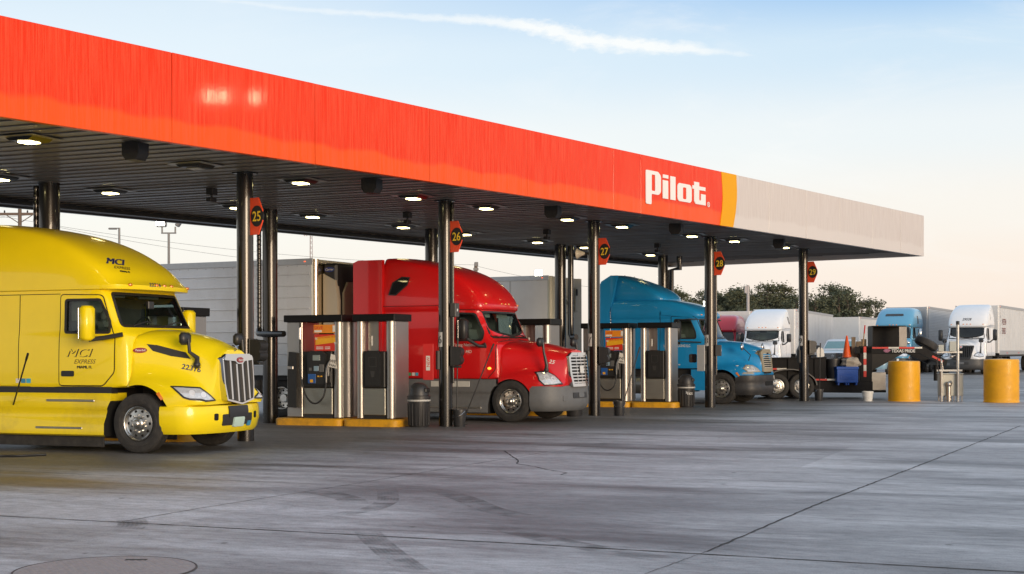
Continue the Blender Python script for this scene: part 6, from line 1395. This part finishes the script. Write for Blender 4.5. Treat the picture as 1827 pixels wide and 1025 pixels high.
# ------------------------------------------------------------------ pickup
PK = paint('pickup_silver', (.50, .54, .58), rough=.3, metal=.3)
pk = thing('pickup_truck', 'silver pickup truck with a wide chrome grille, parked behind the gooseneck trailer', 'pickup truck', (19.4, 84, PZ), R(-112)); pk.scale = (1.05, 1.05, 1.07)
bd = loft('body', [[(x, y, z) for y, z in [(w_*.9, .45), (w_, .7), (w_, 1.0), (w_*.95, zt-.06), (w_*.6, zt), (0, zt+.02), (-w_*.6, zt), (-w_*.95, zt-.06), (-w_, 1.0), (-w_, .7), (-w_*.9, .45)]] for x, w_, zt in ((.95, .86, 1.12), (.80, .98, 1.24), (.2, 1.0, 1.30), (-.7, 1.0, 1.36), (-1.0, 1.0, 1.38), (-3.2, 1.0, 1.38), (-5.0, 1.0, 1.38))], [PK], 2, {}, (.7, .8)); bd.parent = pk
cb = loft('cabin', [lev(1.30, -.75, .96, -3.0, .5), lev(1.40, -.80, .95, -3.0, .5), lev(1.85, -1.45, .82, -2.85, .4), lev(1.93, -1.65, .76, -2.75, .4), lev(1.96, -1.9, .6, -2.6, .3)], [PK], 2, {}, (.5, .3)); cb.parent = pk
B_ = Body([cb]); b = MB(); B_.patch(b, [[(-.80, 1.44), (.80, 1.44), (.68, 1.84), (-.68, 1.84)]], 'F', .004, .006, .1); b.build('windshield', mat('pickup_glass', (.10, .22, .25), .06, coat=.5), pk)
for s, vw in ((-1, 'R'), (1, 'L')):
    b = MB(); B_.patch(b, [[(-1.9, 1.45), (-1.15, 1.45), (-1.5, 1.80), (-1.9, 1.82)]], vw, .004, .005, .1); b.build('window', MATS['pickup_glass'], pk)
    b = MB().box((-1.15, s*1.18-.1, 1.40), (-1.0, s*1.18+.1, 1.62), .03).tube([(-1.1, s*.95, 1.42), (-1.08, s*1.1, 1.46)], .03); b.build('mirror', BLKT, pk)
    for x in (.12, -3.6):
        h = link_mesh('wheel', HUBM, pk, (x, s*.88, .40)); h.scale = (.76, .76, .76); link_mesh('tyre', TY, h); link_mesh('rim', RIMM, h)
        if s > 0: h.rotation_euler = (0, 0, math.pi)
Pp = Plane(.97, .10)
b = MB(); Pp.patch(b, [rounded([(-.58, .86), (.58, .86), (.62, 1.16), (-.62, 1.16)], .06)], 'F', 0, .02, .1, along=True); gr = b.build('grille', BLKT, pk)
b = MB(); Pp.ring(b, rounded([(-.58, .86), (.58, .86), (.62, 1.16), (-.62, 1.16)], .06), .05, 'F', .0, .05, along=True)
b.build('surround', CHR, gr); b = MB()
for z in (.94, 1.01, 1.08): Pp.patch(b, [[(-.57, z-.014), (.57, z-.014), (.57, z+.014), (-.57, z+.014)]], 'F', .02, .015, .15, along=True)
b.build('bars', CHR, gr)['kind'] = 'stuff'
b = MB(); Pp.patch(b, [[(-.07, .94), (.07, .94), (.09, 1.08), (0, 1.12), (-.09, 1.08)]], 'F', .03, .03, .1, along=True); b.build('emblem', CHR, gr)
for s in (-1, 1): b = MB(); Pp.patch(b, [[(s*.64, .90), (s*.92, .92), (s*.92, 1.14), (s*.66, 1.15)]], 'F', -.03, .05, .1, along=True); b.build('headlight', LAMP, pk)
b = MB(); sweep(b, [(.55, 1.02), (.85, 1.0), (1.0, .85), (1.08, .4), (1.1, 0)], [(-.05, .80), (0, .78), (.02, .62), (0, .48), (-.08, .45), (-.1, .78)]); b.build('bumper', CHR, pk)
pk2 = paint('car_paleblue', (.25, .40, .50)); o = loft('parked_car', [lev(.3, .9, .85, -3.4, .8), lev(.7, .95, .9, -3.4, .8), lev(.95, .75, .88, -3.4, .8), lev(1.05, -.2, .85, -3.3, .6), lev(1.4, -1.0, .68, -2.6, .5), lev(1.46, -1.3, .5, -2.3, .4)], [pk2], 2, {}, (.6, .3)); o.location = (21.4, 83, PZ); o.rotation_euler = (0, 0, R(-112)); tag(o, 'pale blue car partly hidden between the pickup and the pale blue truck', 'car')
B_ = Body([o]); b = MB(); B_.patch(b, [[(-.62, 1.08), (.62, 1.08), (.5, 1.36), (-.5, 1.36)]], 'F', .004, .006, .1); b.build('windshield', MATS['pickup_glass'], o)
for s in (-1, 1):
    b = MB(); B_.patch(b, [[(s*.5, .68), (s*.75, .70), (s*.75, .84), (s*.55, .82)]], 'F', .004, .01, .1); b.build('headlight', LAMP, o)
    for x in (.1, -2.5): h = link_mesh('wheel', HUBM, o, (x, s*.8, .31)); h.scale = (.6, .6, .6); h.rotation_euler = (0, 0, 0 if s < 0 else math.pi); link_mesh('tyre', TY, h); link_mesh('rim', RIMM, h)
# ------------------------------------------------------------------ poles, wires
GALV = mat('pole_steel', (.20, .195, .19), .5, .5, var=.2); WOOD = mat('pole_wood', (.13, .095, .07), .85, var=.35, scale=10)
FLD = emit('floodlight_glow', (1, .96, .82), 22.)
def flood(x, y, h, label, two=True, k=1.):
    t = thing('light_pole', label, 'light pole', (x, y, gz(y)), 0); t.scale = (k, k, 1)
    MB().cyl((0, 0, 0), (0, 0, h-.6), .10, .07, n=12).build('pole', GALV, t)
    MB().box((-.45, -.05, h-.62), (.45, .05, h-.54)).cyl((-.4, 0, h-.6), (-.4, 0, h-.2), .05).cyl((.4, 0, h-.6), (.4, 0, h-.2), .05).build('crossarm', GALV, t)
    b = MB().box((-.75, -.2, h-.2), (-.15, .25, h+.42), .06); a = b.build('lamp_head', GALV, t)
    MB().box((-.70, -.23, h-.14), (-.20, -.201, h+.36), .01).build('lens', FLD, a)
    if two:
        M = Matrix.Translation((.75, 0, h+.2)) @ Matrix.Rotation(R(35), 4, 'Y'); b = MB(); b.box((-.12, -.22, -.45), (.12, .22, .45), .05, M=M); b.build('lamp_head', GALV, t)
flood(-20.8, 85, 9.25, 'twin floodlight pole with one lamp lit, above the silver trailer on the left')
flood(2.35, 100, 6.85, 'lit floodlight just showing over the white trailer of the blue truck', False)
flood(13.95, 100, 4.6, 'small lit lamp right of the blue truck roof', False, .4)
t = thing('light_pole', 'slim street light with one arm over the yellow truck roof', 'light pole', (-26.6, 95, gz(95)), 0)
MB().cyl((0, 0, 0), (0, 0, 9.9), .11, .07, n=12).build('pole', GALV, t); MB().box((-.72, -.1, 9.78), (-.15, .1, 9.9), .03).box((-.2, -.03, 9.84), (.05, .03, 9.90)).build('lamp_head', GALV, t)
t = thing('utility_pole', 'weathered wooden utility pole with a crossarm at the left edge', 'utility pole', (-38.6, 110, gz(110)), 0)
MB().cyl((0, 0, 0), (0, 0, 12.9), .19, .14, n=12).build('pole', WOOD, t); MB().box((-2.2, -.08, 12.25), (2.2, .08, 12.45)).build('crossarm', WOOD, t)
MB().tube([(0, -.1, 11.6), (-1.0, -.1, 12.25)], .035).tube([(0, -.1, 11.6), (1.0, -.1, 12.25)], .035).build('brace', WOOD, t)
for x in (-2.1, -1.2, .6, 1.3, 2.1): MB().lathe([(0, 0), (.07, 0), (.05, .08), (.07, .12), (.03, .2), (0, .2)], (x, 0, 12.45), n=10).build('insulator', BLK, t)
t = thing('utility_pole', 'short pole top with fittings rising behind the red truck roof', 'utility pole', (-3.07, 120, gz(120)), 0); MB().cyl((0, 0, 0), (0, 0, 9.0), .18, .15, n=12).build('pole', WOOD, t); MB().box((-.22, -.15, 8.4), (.22, .15, 8.6)).box((-.12, -.15, 8.75), (.2, .15, 9.1), .02).build('fittings', GALV, t)
t = thing('utility_pole', 'pale pole top with bolts against the tree line, left of the 28 column', 'utility pole', (23.6, 140, gz(140)), 0); MB().cyl((0, 0, 0), (0, 0, 8.0), .16, .14, n=12).build('pole', mat('pole_pale', (.42, .38, .36), .7), t); MB().box((-.35, -.1, 7.2), (.1, .1, 7.9), .03).build('fittings', MATS['pole_pale'], t)
t = thing('cell_tower', 'thin lattice cell tower far away above the silver trailer', 'cell tower', (-57.3, 400, .5), 0)
b = MB()
for i in range(3):
    a = 2.094*i; b.cyl((.7*math.cos(a), .7*math.sin(a), 0), (.35*math.cos(a), .35*math.sin(a), 38), .09, n=6)
for k in range(26): 
    z = k*1.45; r_ = .7-.35*z/38
    for i in range(3): a, c_ = 2.094*i, 2.094*(i+1); b.cyl((r_*math.cos(a), r_*math.sin(a), z), (r_*math.cos(c_), r_*math.sin(c_), z+1.4), .05, n=4)
b.build('mast', mat('tower_grey', (.35, .30, .29), .6), t)['kind'] = 'stuff'
b = MB()
for x in (-1.8, -1.2, 1.2, 1.9): b.box((x-.15, -.2, 34.6), (x+.15, .2, 37.2))
b.box((-1.9, -.05, 35.8), (1.9, .05, 36.0)); b.build('antennas', mat('antenna_pink', (.45, .33, .30), .6), t)['kind'] = 'stuff'
WIRE = mat('wire_black', (.10, .10, .10), .7)
def wire(p, q, sag, lab, r=.012):
    p, q = Vector(p), Vector(q); pts = [p.lerp(q, i/24)-Vector((0, 0, sag*4*(i/24)*(1-i/24))) for i in range(25)]
    o = MB().tube([v-p for v in pts], r, 5).build('wire', WIRE, loc=p); tag(o, lab, 'wire', 'overhead wires')
wire((-40.5, 110, 12.6), (-3.1, 120, 9.2), .8, 'upper of the two thin wires crossing the sky above the silver trailer'); wire((-37.2, 110, 12.0), (-3.0, 120, 8.6), 1., 'lower of the two thin wires crossing the sky above the silver trailer')
wire((-38.0, 110, 12.6), (-75, 106, 12.4), .9, 'wire running left from the wooden utility pole'); wire((-3.0, 120, 9.1), (14, 128, 7.2), .5, 'wire sagging right from the pole behind the red truck')
GL = emit('floodlight_bright', (1, .84, .52), 60.)
t = thing('light_pole', 'tall floodlight pole right of the canopy whose lamps glint in the red fascia', 'light pole', (25.7, 26.7, 0), R(98))
MB().cyl((0, 0, 0), (0, 0, 11.0), .12, .08, n=12).build('pole', GALV, t); MB().box((-1.4, -.05, 10.9), (1.4, .05, 11.0)).build('crossarm', GALV, t)
for x in (-.75, -.25, .95):
    h = MB().box((x-.22, -.15, 11.0), (x+.22, .2, 11.55), .05).build('lamp_head', GALV, t); MB().box((x-.18, .201, 11.06), (x+.18, .215, 11.5), .005).build('lens', GL, h)
# ------------------------------------------------------------------ pines along the back
def leaf_mat(name, c1, c2):
    m = bpy.data.materials.new(name); m.use_nodes = True
    global N, L, nt
    nt = m.node_tree; N = nt.nodes; L = nt.links; p = N['Principled BSDF']
    g = nd('ShaderNodeNewGeometry'); o = nd('ShaderNodeObjectInfo'); n = nd('ShaderNodeTexNoise'); n.inputs['Scale'].default_value = .55; n.inputs['Detail'].default_value = 3; L.new(g.outputs['Position'], n.inputs[0])
    f = mth('ADD', mth('MULTIPLY', g.outputs['Random Per Island'], .5), mth('MULTIPLY_ADD', n.outputs[0], .8, -.15), clamp=True)
    c = mixc(f, c1, c2); c = mixc(mth('MULTIPLY', o.outputs['Random'], .5), c, (.10, .085, .035)); L.new(c, p.inputs['Base Color']); p.inputs['Roughness'].default_value = .8; p.inputs['Specular IOR Level'].default_value = .15
    return m
PINE = leaf_mat('pine_needles', (.060, .076, .054), (.135, .150, .095)); BARK = mat('pine_bark', (.10, .075, .055), .9, var=.35, scale=3)  # needle colours lightened to stand in for distance haze
def crown_mesh(h, w, r0, seed, dens_=1.):
    q = random.Random(seed); b = MB(); clumps = []
    n = int(26*dens_)
    for i in range(n):
        t_ = q.random()**.75; z = h*(r0+(1-r0)*t_); ww = w*(.55+.65*math.sin(math.pi*min(1, .18+t_*.86)))*q.uniform(.25, 1)
        a = q.uniform(0, 6.283); clumps.append((ww*math.cos(a), ww*math.sin(a), z, q.uniform(.55, 1.15)*w*.34))
    for cx, cy, cz_, cr_ in clumps:
        for k in range(58):
            d = Vector((q.gauss(0, 1), q.gauss(0, 1), q.gauss(0, .62))); d = d/max(1e-3, d.length)*cr_*(q.random()**.45)*1.25
            c = Vector((cx, cy, cz_))+d; s_ = q.uniform(.13, .30); u_ = Vector((q.gauss(0, 1), q.gauss(0, 1), q.gauss(0, .6))).normalized(); v_ = u_.orthogonal().normalized()
            v_ = (Matrix.Rotation(q.uniform(0, 6.28), 3, u_) @ v_)
            b.add([c-u_*s_, c+v_*s_*.45, c+u_*s_, c-v_*s_*.45], [[0, 1, 2, 3]])
    me = b.mesh('crown', PINE, None, False); tb = MB()
    tb.tube([(0, 0, 0), (.1, .05, h*.4), (-.05, .1, h*.75), (.05, 0, h*.96)], [.26, .20, .12, .05], 8)
    for cx, cy, cz_, cr_ in clumps[::2]: tb.tube([(0, 0, max(.3*h, cz_-1.2)), (cx*.5, cy*.5, cz_-.4), (cx, cy, cz_)], [.07, .05, .025], 5)
    return me, tb.mesh('trunk', BARK)
KINDS = [crown_mesh(10.2, 2.7, .34, 1, 1.3), crown_mesh(11., 3.0, .40, 2, 1.4), crown_mesh(9.2, 2.5, .28, 3, 1.3), crown_mesh(10.8, 2.9, .5, 4, .95), crown_mesh(8.4, 3.0, .15, 5, 1.5)]
q = random.Random(5)
LABS = ['pine with a round topped crown in the tree line', 'tall pine in the tree line', 'narrow pine in the tree line', 'open pine with a bare trunk in the tree line', 'low bushy pine in the tree line']
def tree(x, y, k, s, label, zb=.5):
    t = thing('pine_tree', label, 'pine tree', (x, y, zb), q.uniform(0, 6.28), 'pines beyond the parked trailers'); t.scale = (s, s, s*q.uniform(.93, 1.07)); link_mesh('crown', KINDS[k][0], t); link_mesh('trunk', KINDS[k][1], t)
x = 19.
while x < 61:
    for row in range(3):
        yy = 222+row*9+q.uniform(-4, 4); xx = (x+q.uniform(-1.4, 1.4))*yy/230
        k = q.choice([0, 1, 2, 4, 0, 1] if x < 54 else [3, 3, 1]); sc = q.uniform(.88, 1.06)*(1 if x < 57 else .93)
        if row and x > 55: continue
        tree(xx, yy, k, sc, LABS[k]+(' at its right end' if x > 55 else ' behind the parked trucks'))
    x += 1.7
x = 25.5
while x < 53:                              # a lower, closer row that fills the line
    yy = 214+q.uniform(-3, 3); tree((x+q.uniform(-.6, .6))*yy/230, yy, q.choice([4, 4, 0, 2]), q.uniform(.78, .95), 'lower pine filling the front of the tree line behind the parked trucks'); x += 1.55
